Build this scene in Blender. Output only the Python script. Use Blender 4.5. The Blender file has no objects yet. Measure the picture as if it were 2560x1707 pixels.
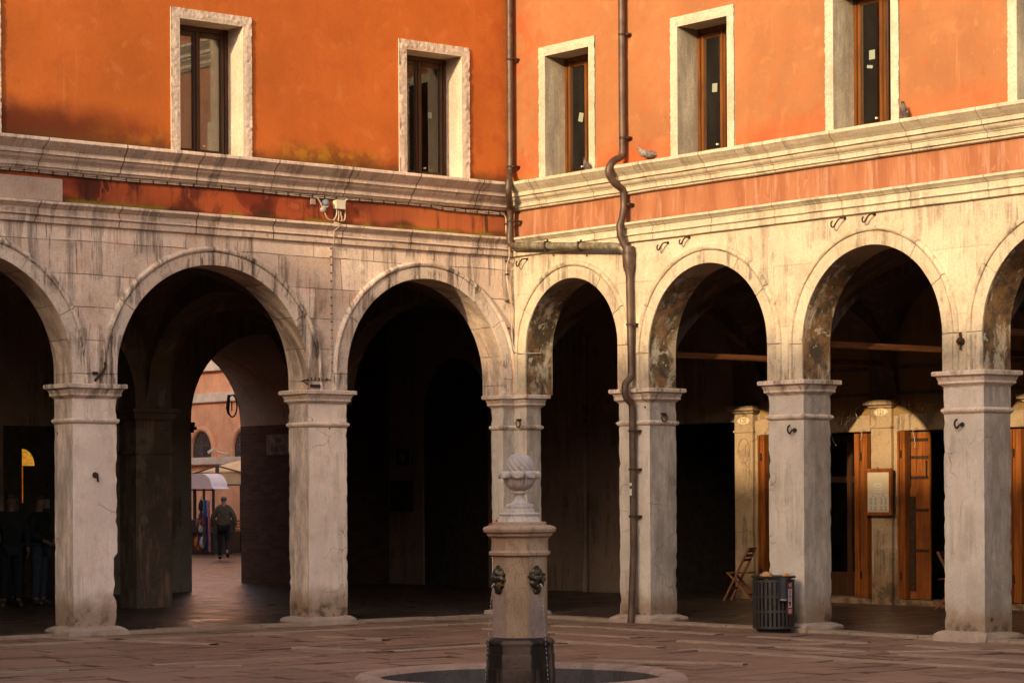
import bpy, bmesh, math, random
from math import sin, cos, pi, radians, sqrt, atan2
from mathutils import Vector, Matrix, noise

random.seed(7)
S = bpy.context.scene
COL = S.collection

# ------------------------------------------------------------------ camera, world, sun, exposure
cam_d = bpy.data.cameras.new('camera'); cam = bpy.data.objects.new('camera', cam_d); COL.objects.link(cam)
PSI, ROLL = 0.8898, -0.0054
F = Vector((cos(PSI), sin(PSI), 0)); Rv = Vector((sin(PSI), -cos(PSI), 0)); U = Vector((0, 0, 1))
R2 = Rv * cos(ROLL) + U * sin(ROLL); U2 = -Rv * sin(ROLL) + U * cos(ROLL)
m = Matrix((R2, U2, -F)).transposed().to_4x4(); m.translation = Vector((-23.2183, -28.5946, 1.8157))
cam.matrix_world = m
cam_d.sensor_width = 36; cam_d.lens = 36 * 6147.3 / 2560; cam_d.shift_y = 382.15 / 2560
cam_d.clip_start = 0.1; cam_d.clip_end = 2000
S.camera = cam

SUN_T = Vector((1, 0.313, -0.332)).normalized()          # direction the light travels
sun_el = math.asin(-SUN_T.z); sun_az = atan2(-SUN_T.x, -SUN_T.y)   # compass azimuth of the sun (from +Y towards +X)
w = bpy.data.worlds.new('World'); S.world = w; w.use_nodes = True
nt = w.node_tree; bg = nt.nodes['Background']
sky = nt.nodes.new('ShaderNodeTexSky'); sky.sky_type = 'NISHITA'; sky.sun_disc = False
sky.sun_elevation = sun_el; sky.sun_rotation = sun_az; sky.dust_density = 3.0; sky.air_density = 1.0; sky.ozone_density = 0.6
nt.links.new(sky.outputs[0], bg.inputs[0]); bg.inputs[1].default_value = 0.15
sl = bpy.data.lights.new('sun', 'SUN'); sl.energy = 2.0; sl.angle = radians(0.7); sl.color = (1.0, 0.80, 0.50)
so = bpy.data.objects.new('sun', sl); COL.objects.link(so)
so.rotation_euler = SUN_T.to_track_quat('-Z', 'Y').to_euler(); so.location = (-60, -25, 30)
vs = S.view_settings
vs.view_transform = 'Standard'; vs.look = 'None'; vs.exposure = 1.32; vs.gamma = 1; vs.use_curve_mapping = False
vs.use_white_balance = True; vs.white_balance_temperature = 7250; vs.white_balance_tint = 12
S.render.engine = 'CYCLES'
S.cycles.use_denoising = True
S.cycles.max_bounces = 7; S.cycles.diffuse_bounces = 4; S.cycles.transparent_max_bounces = 8
S.cycles.caustics_reflective = False; S.cycles.caustics_refractive = False
S.cycles.sample_clamp_indirect = 6

# ------------------------------------------------------------------ object helpers
def tag(o, label=None, cat=None, group=None, kind=None):
    for k, v in (('label', label), ('category', cat), ('group', group), ('kind', kind)):
        if v: o[k] = v
    return o

def empty(name, loc=(0, 0, 0), rz=0, label=None, cat=None, group=None):
    o = bpy.data.objects.new(name, None); COL.objects.link(o)
    o.location = loc; o.rotation_euler = (0, 0, rz); o.empty_display_size = 0.2
    return tag(o, label, cat, group)

class MB:
    def __init__(s): s.v = []; s.f = []; s.mi = []; s.cur = 0
    def vert(s, p): s.v.append(tuple(p)); return len(s.v) - 1
    def face(s, idx): s.f.append(tuple(idx)); s.mi.append(s.cur)
    def poly(s, pts): s.face([s.vert(p) for p in pts])
    def box(s, a, b):
        x0, y0, z0 = [min(a[i], b[i]) for i in range(3)]; x1, y1, z1 = [max(a[i], b[i]) for i in range(3)]
        i = [s.vert(p) for p in ((x0,y0,z0),(x1,y0,z0),(x1,y1,z0),(x0,y1,z0),(x0,y0,z1),(x1,y0,z1),(x1,y1,z1),(x0,y1,z1))]
        for q in ((0,3,2,1),(4,5,6,7),(0,1,5,4),(1,2,6,5),(2,3,7,6),(3,0,4,7)): s.face([i[k] for k in q])
    def obox(s, c, ax, ay, az):      # oriented box from centre and three half-axes
        c = Vector(c); ax = Vector(ax); ay = Vector(ay); az = Vector(az)
        i = [s.vert(c + ax*a + ay*b + az*d) for d in (-1, 1) for a, b in ((-1,-1),(1,-1),(1,1),(-1,1))]
        for q in ((0,3,2,1),(4,5,6,7),(0,1,5,4),(1,2,6,5),(2,3,7,6),(3,0,4,7)): s.face([i[k] for k in q])
    def bar(s, a, b, w, h, up=(0, 0, 1)):
        a = Vector(a); b = Vector(b); d = b - a; t = d.normalized(); u = Vector(up)
        if abs(t.dot(u)) > .95: u = Vector((1, 0, 0))
        sx = t.cross(u).normalized(); uy = sx.cross(t)
        s.obox((a + b) / 2, d / 2, sx * w / 2, uy * h / 2)
    def tube(s, path, r, seg=8, caps=True):
        P = [Vector(p) for p in path]; n = len(P); rings = []
        rr = r if isinstance(r, (list, tuple)) else [r] * n
        prev = None
        for i in range(n):
            t = (P[min(i+1, n-1)] - P[max(i-1, 0)])
            t = t.normalized() if t.length > 1e-9 else Vector((0, 0, 1))
            if prev is None:
                u = Vector((0, 0, 1)) if abs(t.z) < .9 else Vector((1, 0, 0))
                a = t.cross(u).normalized()
            else:
                a = (prev - t * prev.dot(t)).normalized()
            prev = a; b = t.cross(a)
            rings.append([s.vert(P[i] + (a * cos(2*pi*k/seg) + b * sin(2*pi*k/seg)) * rr[i]) for k in range(seg)])
        for i in range(n - 1):
            for k in range(seg): s.face((rings[i][k], rings[i][(k+1) % seg], rings[i+1][(k+1) % seg], rings[i+1][k]))
        if caps: s.face(rings[0][::-1]); s.face(rings[-1])
    def rings(s, rings, cap0=True, cap1=True, closed=True):
        R_ = [[s.vert(p) for p in r] for r in rings]; n = len(R_[0])
        for i in range(len(R_) - 1):
            for k in range(n if closed else n - 1): s.face((R_[i][k], R_[i][(k+1) % n], R_[i+1][(k+1) % n], R_[i+1][k]))
        if cap0: s.face(R_[0][::-1])
        if cap1: s.face(R_[-1])
    def lathe(s, prof, c=(0, 0, 0), seg=24, mod=None):
        rr = []
        for r, z in prof:
            ring = []
            for k in range(seg):
                a = 2 * pi * k / seg
                q = mod(a, r, z) if mod else r
                if isinstance(q, tuple): q, zz = q
                else: zz = z
                ring.append((c[0] + q * cos(a), c[1] + q * sin(a), c[2] + zz))
            rr.append(ring)
        s.rings(rr)
    def grid(s, fn, nu, nv):
        I = [[s.vert(fn(i / nu, j / nv)) for j in range(nv + 1)] for i in range(nu + 1)]
        for i in range(nu):
            for j in range(nv): s.face((I[i][j], I[i+1][j], I[i+1][j+1], I[i][j+1]))
    def build(s, name, mats, parent=None, smooth=30, fixn=True, merge=False, bevel=0):
        me = bpy.data.meshes.new(name); me.from_pydata(s.v, [], s.f)
        if not isinstance(mats, (list, tuple)): mats = [mats]
        for q in mats: me.materials.append(q)
        if len(mats) > 1: me.polygons.foreach_set('material_index', s.mi)
        if fixn or merge or bevel:
            bm = bmesh.new(); bm.from_mesh(me)
            if merge: bmesh.ops.remove_doubles(bm, verts=bm.verts, dist=1e-4)
            if fixn: bmesh.ops.recalc_face_normals(bm, faces=bm.faces)
            if bevel:
                es = [e for e in bm.edges if len(e.link_faces) == 2 and e.calc_face_angle(0) > .5]
                bmesh.ops.bevel(bm, geom=es, offset=bevel, segments=2, affect='EDGES', clamp_overlap=True)
            bm.to_mesh(me); bm.free()
        if smooth:
            me.polygons.foreach_set('use_smooth', [True] * len(me.polygons))
            try: me.set_sharp_from_angle(angle=radians(smooth))
            except Exception: pass
        me.update()
        o = bpy.data.objects.new(name, me); COL.objects.link(o)
        if parent: o.parent = parent
        return o

def text_obj(txt, size, mw, mat, name, parent=None, ext=0.002):
    cu = bpy.data.curves.new(name, 'FONT'); cu.body = txt; cu.size = size; cu.extrude = ext
    cu.align_x = 'CENTER'; cu.align_y = 'CENTER'
    t = bpy.data.objects.new(name, cu); COL.objects.link(t)
    dg = bpy.context.evaluated_depsgraph_get()
    me = bpy.data.meshes.new_from_object(t.evaluated_get(dg))
    bpy.data.objects.remove(t)
    me.transform(mw); me.materials.clear(); me.materials.append(mat); me.name = name
    o = bpy.data.objects.new(name, me); COL.objects.link(o)
    if parent: o.parent = parent
    return o

def nz(p, s=1.0, seed=0.0):
    return noise.noise(Vector((p[0]*s + seed, p[1]*s + seed*1.7, p[2]*s - seed)))

# ------------------------------------------------------------------ materials
class G:
    def __init__(s, name):
        s.m = bpy.data.materials.new(name); s.m.use_nodes = True; s.t = s.m.node_tree
        s.b = s.t.nodes['Principled BSDF']; s.o = s.t.nodes['Material Output']
    def link(s, a, b): s.t.links.new(a, b)
    def put(s, sock, v):
        if isinstance(v, bpy.types.NodeSocket): s.link(v, sock)
        elif isinstance(v, (tuple, list)) and len(v) == 3 and sock.type == 'RGBA': sock.default_value = (*v, 1)
        else: sock.default_value = v
    def pos(s): return s.t.nodes.new('ShaderNodeNewGeometry').outputs['Position']
    def nor(s): return s.t.nodes.new('ShaderNodeNewGeometry').outputs['True Normal']
    def obj(s): return s.t.nodes.new('ShaderNodeTexCoord').outputs['Object']
    def sep(s, v): n = s.t.nodes.new('ShaderNodeSeparateXYZ'); s.link(v, n.inputs[0]); return n.outputs
    def comb(s, x, y, z):
        n = s.t.nodes.new('ShaderNodeCombineXYZ')
        for i, v in enumerate((x, y, z)): s.put(n.inputs[i], v)
        return n.outputs[0]
    def mapv(s, v, scale=(1,1,1), loc=(0,0,0), rot=(0,0,0)):
        n = s.t.nodes.new('ShaderNodeMapping'); s.link(v, n.inputs[0])
        n.inputs['Scale'].default_value = scale; n.inputs['Location'].default_value = loc; n.inputs['Rotation'].default_value = rot
        return n.outputs[0]
    def noise(s, v, scale, detail=4, rough=.55, dist=0):
        n = s.t.nodes.new('ShaderNodeTexNoise'); s.link(v, n.inputs['Vector'])
        n.inputs['Scale'].default_value = scale; n.inputs['Detail'].default_value = detail
        n.inputs['Roughness'].default_value = rough; n.inputs['Distortion'].default_value = dist
        return n.outputs[0]
    def voro(s, v, scale, feature='F1', rnd=1):
        n = s.t.nodes.new('ShaderNodeTexVoronoi'); n.feature = feature; s.link(v, n.inputs['Vector'])
        n.inputs['Scale'].default_value = scale; n.inputs['Randomness'].default_value = rnd
        return n.outputs
    def brick(s, v, w, h, mortar, c1, c2, cm, off=.5, smooth=.1, bias=0):
        n = s.t.nodes.new('ShaderNodeTexBrick'); s.link(v, n.inputs['Vector']); n.offset = off
        n.inputs['Scale'].default_value = 1; n.inputs['Mortar Size'].default_value = mortar
        n.inputs['Brick Width'].default_value = w; n.inputs['Row Height'].default_value = h
        n.inputs['Mortar Smooth'].default_value = smooth; n.inputs['Bias'].default_value = bias
        for k, c in (('Color1', c1), ('Color2', c2), ('Mortar', cm)): s.put(n.inputs[k], c)
        return n.outputs
    def ramp(s, f, stops, interp='LINEAR'):
        n = s.t.nodes.new('ShaderNodeValToRGB'); s.link(f, n.inputs[0]); cr = n.color_ramp; cr.interpolation = interp
        while len(cr.elements) < len(stops): cr.elements.new(.5)
        for e, (p, c) in zip(cr.elements, stops):
            e.position = p; e.color = (c, c, c, 1) if not isinstance(c, tuple) else (*c, 1)
        return n.outputs[0]
    def step(s, f, a, b):      # smooth ramp a->b mapped 0..1 (a may exceed b)
        n = s.t.nodes.new('ShaderNodeMapRange'); n.interpolation_type = 'SMOOTHSTEP'; s.put(n.inputs[0], f)
        if a < b: n.inputs[1].default_value, n.inputs[2].default_value, n.inputs[3].default_value, n.inputs[4].default_value = a, b, 0, 1
        else: n.inputs[1].default_value, n.inputs[2].default_value, n.inputs[3].default_value, n.inputs[4].default_value = b, a, 1, 0
        return n.outputs[0]
    def math(s, op, a, b=0.0, c=None):
        n = s.t.nodes.new('ShaderNodeMath'); n.operation = op; s.put(n.inputs[0], a); s.put(n.inputs[1], b)
        if c is not None: s.put(n.inputs[2], c)
        return n.outputs[0]
    def mul(s, *a):
        r = a[0]
        for q in a[1:]: r = s.math('MULTIPLY', r, q)
        return r
    def mix(s, f, a, b, blend='MIX'):
        n = s.t.nodes.new('ShaderNodeMix'); n.data_type = 'RGBA'; n.blend_type = blend
        s.put(n.inputs[0], f); s.put(n.inputs[6], a); s.put(n.inputs[7], b)
        return n.outputs[2]
    def bump(s, h, strength=.3, dist=.01):
        n = s.t.nodes.new('ShaderNodeBump'); s.link(h, n.inputs['Height'])
        n.inputs['Strength'].default_value = strength; n.inputs['Distance'].default_value = dist
        s.link(n.outputs[0], s.b.inputs['Normal']); return n
    def done(s, color=None, rough=.8, spec=.3, metal=0, emit=None, es=0):
        if color is not None: s.put(s.b.inputs['Base Color'], color)
        s.put(s.b.inputs['Roughness'], rough); s.put(s.b.inputs['Specular IOR Level'], spec); s.b.inputs['Metallic'].default_value = metal
        if emit: s.put(s.b.inputs['Emission Color'], emit); s.b.inputs['Emission Strength'].default_value = es
        return s.m

def simple(name, col, rough=.7, var=.25, scale=8, spec=.3, metal=0, bump=.15):
    g = G(name); v = g.obj(); n = g.noise(v, scale, 5, .6)
    c = g.mix(g.step(n, .3, .7), tuple(x * (1 - var) for x in col), tuple(min(1, x * (1 + var)) for x in col))
    g.bump(n, bump, .01)
    return g.done(c, rough, spec, metal)

def mat_plaster(left):
    g = G('orange_plaster'); p = g.pos(); x, y, z = g.sep(p); u = g.math('ADD', x, y)
    big = g.noise(p, .55, 5, .62); mid = g.noise(p, 2.6, 6, .65, .4); fine = g.noise(p, 26, 5, .7)
    streak = g.noise(g.comb(g.math('MULTIPLY', u, 5), 0, g.math('MULTIPLY', z, .35)), 1, 5, .65)
    base = (.48, .123, .028) if left else (.325, .132, .058)
    c = g.mix(g.step(big, .32, .7), tuple(q * .84 for q in base), tuple(q * 1.1 for q in base))
    c = g.mix(g.mul(g.step(mid, .52, .72), .45), c, (.42, .10, .03))
    c = g.mix(g.mul(g.step(mid, .46, .26), .35), c, (.62, .24, .10))
    c = g.mix(g.mul(g.step(streak, .60, .74), .22), c, (.66, .33, .17))
    # worn patch beside the corner and reddish damp above the cornice
    damp = g.mul(g.step(g.math('ADD', z, g.mul(g.math('SUBTRACT', mid, .5), 1.2)), 6.95, 6.5), g.step(g.noise(p, 1.3, 3), .42, .6))
    c = g.mix(g.mul(damp, .75), c, (.30, .055, .02))
    near = g.mul(g.step(u, -1.6, -.2), g.step(g.noise(p, 1.8, 5, .7), .48, .62))
    c = g.mix(g.mul(near, .55), c, (.36, .075, .025))
    c = g.mix(g.mul(g.step(g.noise(p, 7, 6, .72), .55, .70), .30), c, tuple(q * .62 for q in base))
    c = g.mix(g.mul(g.step(g.noise(p, 11, 6, .7), .58, .70), .28), c, tuple(min(.9, q * 1.35 + .02) for q in base))
    scratch = g.noise(g.comb(g.math('MULTIPLY', u, 40), 0, g.math('MULTIPLY', z, 2.2)), 1, 2, .5)
    c = g.mix(g.mul(g.step(scratch, .765, .80), .6), c, (.72, .46, .28))
    if left:
        zz = g.math('ADD', z, g.mul(g.math('SUBTRACT', g.noise(p, 1.6, 4), .5), .5))
        win = g.mul(g.step(x, -4.75, -3.7), g.step(x, -1.9, -2.9))
        win2 = g.mul(g.step(x, -8.3, -7.2), g.step(x, -5.7, -6.2))
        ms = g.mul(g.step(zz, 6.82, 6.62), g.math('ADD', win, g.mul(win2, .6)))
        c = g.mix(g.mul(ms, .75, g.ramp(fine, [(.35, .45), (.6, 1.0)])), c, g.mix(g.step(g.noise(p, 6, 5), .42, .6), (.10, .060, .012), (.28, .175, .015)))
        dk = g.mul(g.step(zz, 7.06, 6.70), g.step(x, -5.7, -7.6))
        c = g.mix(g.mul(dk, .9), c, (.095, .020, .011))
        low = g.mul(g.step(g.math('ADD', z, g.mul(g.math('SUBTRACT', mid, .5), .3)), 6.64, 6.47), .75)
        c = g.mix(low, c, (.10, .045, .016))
    else:
        low = g.mul(g.step(g.math('ADD', z, g.mul(g.math('SUBTRACT', mid, .5), .5)), 6.85, 6.5), .55)
        c = g.mix(low, c, (.40, .105, .04))
        ms = g.mul(g.step(z, 6.62, 6.5), g.step(y, -.75, -.2), .55)
        c = g.mix(ms, c, (.25, .15, .03))
    g.bump(g.math('ADD', g.mul(mid, .7), g.mul(fine, .3)), .5, .02)
    return g.done(c, .9, .12)

def mat_frieze(left):
    g = G('red_frieze_plaster'); p = g.pos(); x, y, z = g.sep(p); u = g.math('ADD', x, y)
    v = g.comb(g.math('MULTIPLY', u, 1.7 if left else 3.2), 0, g.math('MULTIPLY', z, 1.6 if left else 1.0))
    n = g.noise(v, 1, 3, .45, .25); fine = g.noise(p, 22, 5, .7)
    ring = g.math('ABSOLUTE', g.math('SUBTRACT', g.math('FRACT', g.mul(n, 5.0 if left else 7.0)), .5))
    rr = g.mul(g.step(ring, .075, .01), g.step(g.noise(p, 1.3, 3), .40, .60), .55)
    streak = g.noise(g.comb(g.math('MULTIPLY', u, 9), 0, g.math('MULTIPLY', z, .8)), 1, 5, .65)
    if left:
        c = g.mix(g.step(n, .38, .60), (.19, .034, .018), (.36, .080, .030))
        bl = g.noise(g.comb(g.mul(u, 1.5), 4.0, g.mul(z, 1.2)), 1, 5, .62, .3)
        c = g.mix(g.mul(g.step(bl, .50, .60), g.step(x, -1.6, -3.0), .8), c, (.085, .020, .013))
        c = g.mix(rr, c, (.46, .13, .06))
        c = g.mix(g.mul(g.step(x, -3.4, -1.6), .6), c, (.52, .15, .055))
        dk = g.mul(g.step(streak, .50, .64), g.step(g.noise(p, .9, 3), .38, .56))
        c = g.mix(g.mul(dk, .85), c, (.055, .022, .016))
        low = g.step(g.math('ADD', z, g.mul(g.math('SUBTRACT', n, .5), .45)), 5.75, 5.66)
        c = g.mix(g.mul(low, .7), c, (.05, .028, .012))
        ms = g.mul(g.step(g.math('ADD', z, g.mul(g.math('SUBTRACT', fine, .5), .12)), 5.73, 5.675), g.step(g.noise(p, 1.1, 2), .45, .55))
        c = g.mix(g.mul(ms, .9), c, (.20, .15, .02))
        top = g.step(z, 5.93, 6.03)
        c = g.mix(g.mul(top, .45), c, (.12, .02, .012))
    else:
        c = g.mix(g.step(n, .36, .62), (.27, .098, .050), (.335, .135, .070))
        c = g.mix(g.mul(rr, .5), c, (.50, .28, .18))
        c = g.mix(g.mul(g.step(streak, .49, .66), .40), c, (.47, .29, .215))
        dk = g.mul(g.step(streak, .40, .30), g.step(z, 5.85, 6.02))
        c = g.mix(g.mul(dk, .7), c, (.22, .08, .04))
    g.bump(g.math('ADD', g.mul(n, .6), g.mul(fine, .4)), .3, .012)
    return g.done(c, .9, .12)

def mat_stone(name, tone=(.60, .515, .425), joints=0.0, streak=.6, pink=.5, soot=0.0, sootax='x', zstain=None, jw=1.05, jh=.43, dirt=.35, line=0.0, ax=None, sootc=None, spk=.22, cover=.0, grain=1.0):
    g = G(name); p = g.pos(); x, y, z = g.sep(p); u = g.math('ADD', x, y) if ax is None else (x if ax == 'x' else y)
    big = g.noise(p, 1.1, 5, .6); mid = g.noise(p, 4.2, 6, .65); fine = g.noise(p, 34, 6, .72)
    c = g.mix(g.step(big, .34, .68), tuple(q * .86 for q in tone), tuple(min(.85, q * 1.08) for q in tone))
    c = g.mix(g.mul(g.step(mid, .52, .70), pink), c, (tone[0] * .92, tone[1] * .74, tone[2] * .68))
    h = g.math('ADD', g.mul(mid, .5), g.mul(fine, .5))
    c = g.mix(g.mul(g.step(g.noise(p, 7, 6, .7), .56, .70), .45), c, tuple(min(.9, q * 1.22) for q in tone))
    c = g.mix(g.mul(g.step(g.noise(p, 1.9, 6, .68, .4), .50, .68), .40), c, (tone[0] * .70, tone[1] * .55, tone[2] * .45))
    if joints:
        jn = g.math('ADD', z, g.mul(g.math('SUBTRACT', g.noise(p, .8, 2), .5), .07))
        uv = g.comb(g.math('ADD', u, g.mul(g.math('SUBTRACT', g.noise(p, .7, 2), .5), .2)), jn, 0)
        bo = g.brick(uv, jw, jh, .007, (1.18, 1.17, 1.16), (.62, .51, .46), (.13, .10, .08), .43, .15, -.2)
        jm = g.ramp(g.noise(p, 2.3, 3), [(.36, .25), (.55, 1.0)])
        c = g.mix(g.mul(jm, joints), c, g.mix(1.0, c, bo[0], 'MULTIPLY'))
        h = g.math('SUBTRACT', h, g.mul(bo[1], 1.2))
    if line:
        ln = g.math('FRACT', g.math('ADD', g.mul(u, .83), g.mul(g.noise(p, 1.2, 2), .22)))
        lm = g.step(g.math('ABSOLUTE', g.math('SUBTRACT', ln, .5)), .012, .003)
        c = g.mix(g.mul(lm, line), c, (.07, .05, .04))
    if streak:
        sa = g.noise(g.comb(g.mul(u, 4.6), 0, g.mul(z, .42)), 1, 8, .72)
        sb = g.noise(g.comb(g.mul(u, 26), 0, g.mul(z, 1.1)), 1, 5, .7)
        m2 = g.noise(g.comb(g.mul(u, .8), 3.1, g.mul(z, 1.1)), 1, 5, .62)
        msk = g.step(m2, .46 - cover, .55 - cover)
        s1 = g.mul(g.step(sa, .485, .545), msk, g.ramp(sb, [(.38, .3), (.56, 1.0)]))
        c = g.mix(g.mul(s1, min(1, streak)), c, g.mix(g.step(mid, .42, .6), (.080, .056, .044), (.21, .15, .115)))
        s2 = g.mul(g.step(sa, .475, .42), g.step(big, .44, .56), g.ramp(sb, [(.40, .2), (.60, 1.0)]))
        c = g.mix(g.mul(s2, min(1, streak * .75)), c, (.42, .225, .125))
        s3 = g.mul(g.step(g.noise(g.comb(g.mul(u, 2.6), 9.0, g.mul(z, .9)), 1, 6, .68), .53, .58), g.step(m2, .50, .44))
        c = g.mix(g.mul(s3, min(1, streak * .55)), c, (.27, .215, .18))
        h = g.math('ADD', h, g.mul(sb, .35))
    dn = g.mul(g.step(g.noise(p, 9, 7, .78), .57, .66), dirt)
    c = g.mix(dn, c, (.20, .145, .11))
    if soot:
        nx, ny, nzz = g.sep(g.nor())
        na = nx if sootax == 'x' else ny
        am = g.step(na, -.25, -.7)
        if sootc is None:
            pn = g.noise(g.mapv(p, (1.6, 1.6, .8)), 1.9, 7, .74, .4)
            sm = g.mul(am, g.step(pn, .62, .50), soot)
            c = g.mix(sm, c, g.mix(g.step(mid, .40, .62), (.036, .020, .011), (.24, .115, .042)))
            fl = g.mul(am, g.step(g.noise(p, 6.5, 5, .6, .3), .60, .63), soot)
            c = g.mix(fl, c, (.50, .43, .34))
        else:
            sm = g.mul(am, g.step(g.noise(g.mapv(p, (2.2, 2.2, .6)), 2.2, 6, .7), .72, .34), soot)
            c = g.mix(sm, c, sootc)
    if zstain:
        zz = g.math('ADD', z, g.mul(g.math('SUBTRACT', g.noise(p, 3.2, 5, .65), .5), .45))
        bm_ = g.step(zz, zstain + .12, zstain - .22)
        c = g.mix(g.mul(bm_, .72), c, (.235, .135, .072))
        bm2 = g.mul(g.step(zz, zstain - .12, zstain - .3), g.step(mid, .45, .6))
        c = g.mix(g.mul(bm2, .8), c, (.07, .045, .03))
        # hairline cracks and small drilled holes
        warp = g.t.nodes.new('ShaderNodeVectorMath'); warp.operation = 'ADD'
        g.link(p, warp.inputs[0]); nn = g.t.nodes.new('ShaderNodeTexNoise'); g.link(p, nn.inputs['Vector']); nn.inputs['Scale'].default_value = 3; nn.inputs['Detail'].default_value = 5
        sc = g.t.nodes.new('ShaderNodeVectorMath'); sc.operation = 'SCALE'; g.link(nn.outputs['Color'], sc.inputs[0]); sc.inputs['Scale'].default_value = .35
        g.link(sc.outputs[0], warp.inputs[1])
        ck = g.voro(warp.outputs[0], 1.5, 'DISTANCE_TO_EDGE')[0]
        ckm = g.mul(g.step(ck, .008, .002), g.step(g.noise(p, .9, 2), .47, .6))
        c = g.mix(g.mul(ckm, .6), c, (.14, .09, .065))
        hl = g.voro(g.mapv(p, (1, 1, .8)), 1.9)[0]
        hm = g.step(hl, .045, .03)
        c = g.mix(g.mul(hm, .85), c, (.04, .03, .025))
        h = g.math('SUBTRACT', h, g.math('ADD', g.mul(ckm, .8), g.mul(hm, 2.0)))
    c = g.mix(grain, c, g.ramp(g.noise(p, 30, 5, .7), [(.34, (.92, .915, .91)), (.66, (1.15, 1.15, 1.14))]), 'MULTIPLY')
    c = g.mix(g.mul(g.step(g.noise(p, 62, 4, .65), .58, .68), spk), c, tuple(q * .4 for q in tone))
    g.bump(h, .75, .022)
    return g.done(c, .82, .2)

def mat_ground():
    g = G('flagstone_paving'); p = g.pos(); x, y, z = g.sep(p)
    big = g.noise(p, .35, 4, .6); mid = g.noise(p, 3.0, 6, .7); fine = g.noise(p, 40, 5, .7)
    at = g.t.nodes.new('ShaderNodeAttribute'); at.attribute_name = 'tone'; tn = at.outputs['Fac']
    c = g.mix(g.step(big, .35, .66), (.195, .108, .071), (.245, .143, .097))
    c = g.mix(.9, c, g.mix(1.0, c, g.ramp(tn, [(.02, (.52, .49, .47)), (.1, (.78, .76, .75)), (.5, (.98, .98, .98)), (.95, (1.10, 1.08, 1.05)), (1, (1.25, 1.22, 1.18))]), 'MULTIPLY'))
    c = g.mix(g.mul(g.step(mid, .53, .70), .5), c, (.25, .165, .12))
    c = g.mix(g.mul(g.step(mid, .46, .30), .6), c, (.075, .048, .038))
    c = g.mix(g.mul(g.step(g.noise(p, 14, 5, .7), .57, .68), .35), c, (.06, .04, .033))
    sp = g.step(g.voro(p, 2.2)[0], .05, .03)
    c = g.mix(g.mul(sp, .7, g.step(g.noise(p, .8, 2), .46, .56)), c, (.42, .33, .27))
    r = g.ramp(g.noise(p, 1.7, 5, .65), [(.3, .5), (.7, .8)])
    g.bump(g.math('ADD', g.mul(mid, .8), g.mul(fine, .25)), .5, .012)
    return g.done(c, r, .4)

def mat_brick():
    g = G('old_brickwork'); p = g.pos(); x, y, z = g.sep(p)
    uv = g.comb(g.math('ADD', x, y), z, 0)
    bo = g.brick(uv, .25, .07, .008, (.13, .062, .042), (.08, .042, .031), (.085, .066, .055), .5, .2)
    n = g.noise(p, 3, 5, .6)
    c = g.mix(g.mul(g.step(n, .5, .68), .6), bo[0], (.06, .045, .038))
    g.bump(g.math('SUBTRACT', n, bo[1]), .5, .01)
    return g.done(c, .9, .1)

def mat_wood(name, c1, c2, axis=2, rough=.5, spec=.35):
    g = G(name); p = g.pos(); sc = [14, 14, 14]; sc[axis] = 1.1
    n = g.noise(g.mapv(p, tuple(sc)), 1, 6, .65, .8); n2 = g.noise(p, 2.2, 4)
    c = g.mix(g.step(n, .35, .66), c1, c2)
    c = g.mix(g.mul(g.step(n2, .5, .7), .4), c, tuple(q * .45 for q in c1))
    g.bump(n, .25, .004)
    return g.done(c, rough, spec)

def mat_glass():
    g = G('window_glass')
    tr = g.t.nodes.new('ShaderNodeBsdfTransparent'); tr.inputs[0].default_value = (.82, .80, .77, 1)
    gl = g.t.nodes.new('ShaderNodeBsdfGlossy'); gl.inputs['Roughness'].default_value = .015; gl.inputs[0].default_value = (1, 1, 1, 1)
    fr = g.t.nodes.new('ShaderNodeFresnel'); fr.inputs[0].default_value = 1.7
    mx = g.t.nodes.new('ShaderNodeMixShader')
    n = g.noise(g.pos(), 1.4, 2); bp = g.t.nodes.new('ShaderNodeBump'); g.link(n, bp.inputs['Height']); bp.inputs['Strength'].default_value = .012; bp.inputs['Distance'].default_value = .02
    g.link(bp.outputs[0], gl.inputs['Normal'])
    g.link(fr.outputs[0], mx.inputs[0]); g.link(tr.outputs[0], mx.inputs[1]); g.link(gl.outputs[0], mx.inputs[2]); g.link(mx.outputs[0], g.o.inputs[0])
    return g.m

def mat_emit(name, col, s):
    g = G(name); n = g.noise(g.obj(), 18, 4, .6)
    c = g.mix(g.step(n, .3, .7), tuple(q * .55 for q in col), col)
    return g.done(c, .5, .3, 0, c, s)

M = {}
M['plL'] = mat_plaster(True); M['plR'] = mat_plaster(False)
M['frL'] = mat_frieze(True); M['frR'] = mat_frieze(False)
M['stL'] = mat_stone('ashlar_stone', (.74, .585, .48), joints=.8, streak=.68, pink=.75, soot=.6, sootax='x', sootc=(.15, .10, .085), cover=.02)
M['stR'] = mat_stone('pale_arcade_stone', (.52, .44, .335), joints=.3, streak=.55, pink=.3, soot=.9, sootax='y', jw=1.9, jh=.8, cover=-.02)
M['arL'] = mat_stone('archivolt_stone', (.66, .53, .44), streak=1.0, pink=.4, dirt=.7, ax='x', cover=.03)
M['arR'] = mat_stone('pale_archivolt_stone', (.485, .40, .30), streak=.7, pink=.4, dirt=.6, ax='y', cover=.0)
M['moL'] = mat_stone('weathered_moulding_stone', (.66, .51, .415), streak=.65, pink=.35, dirt=.75, line=.85, ax='x')
M['moR'] = mat_stone('pale_moulding_stone', (.52, .445, .335), streak=.5, pink=.15, dirt=.4, line=.6, ax='y')
M['piL'] = mat_stone('pillar_stone', (.80, .64, .55), streak=.3, pink=.45, soot=.7, sootax='x', zstain=.5, dirt=.22, spk=.05, grain=.45, sootc=(.14, .105, .095))
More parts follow.
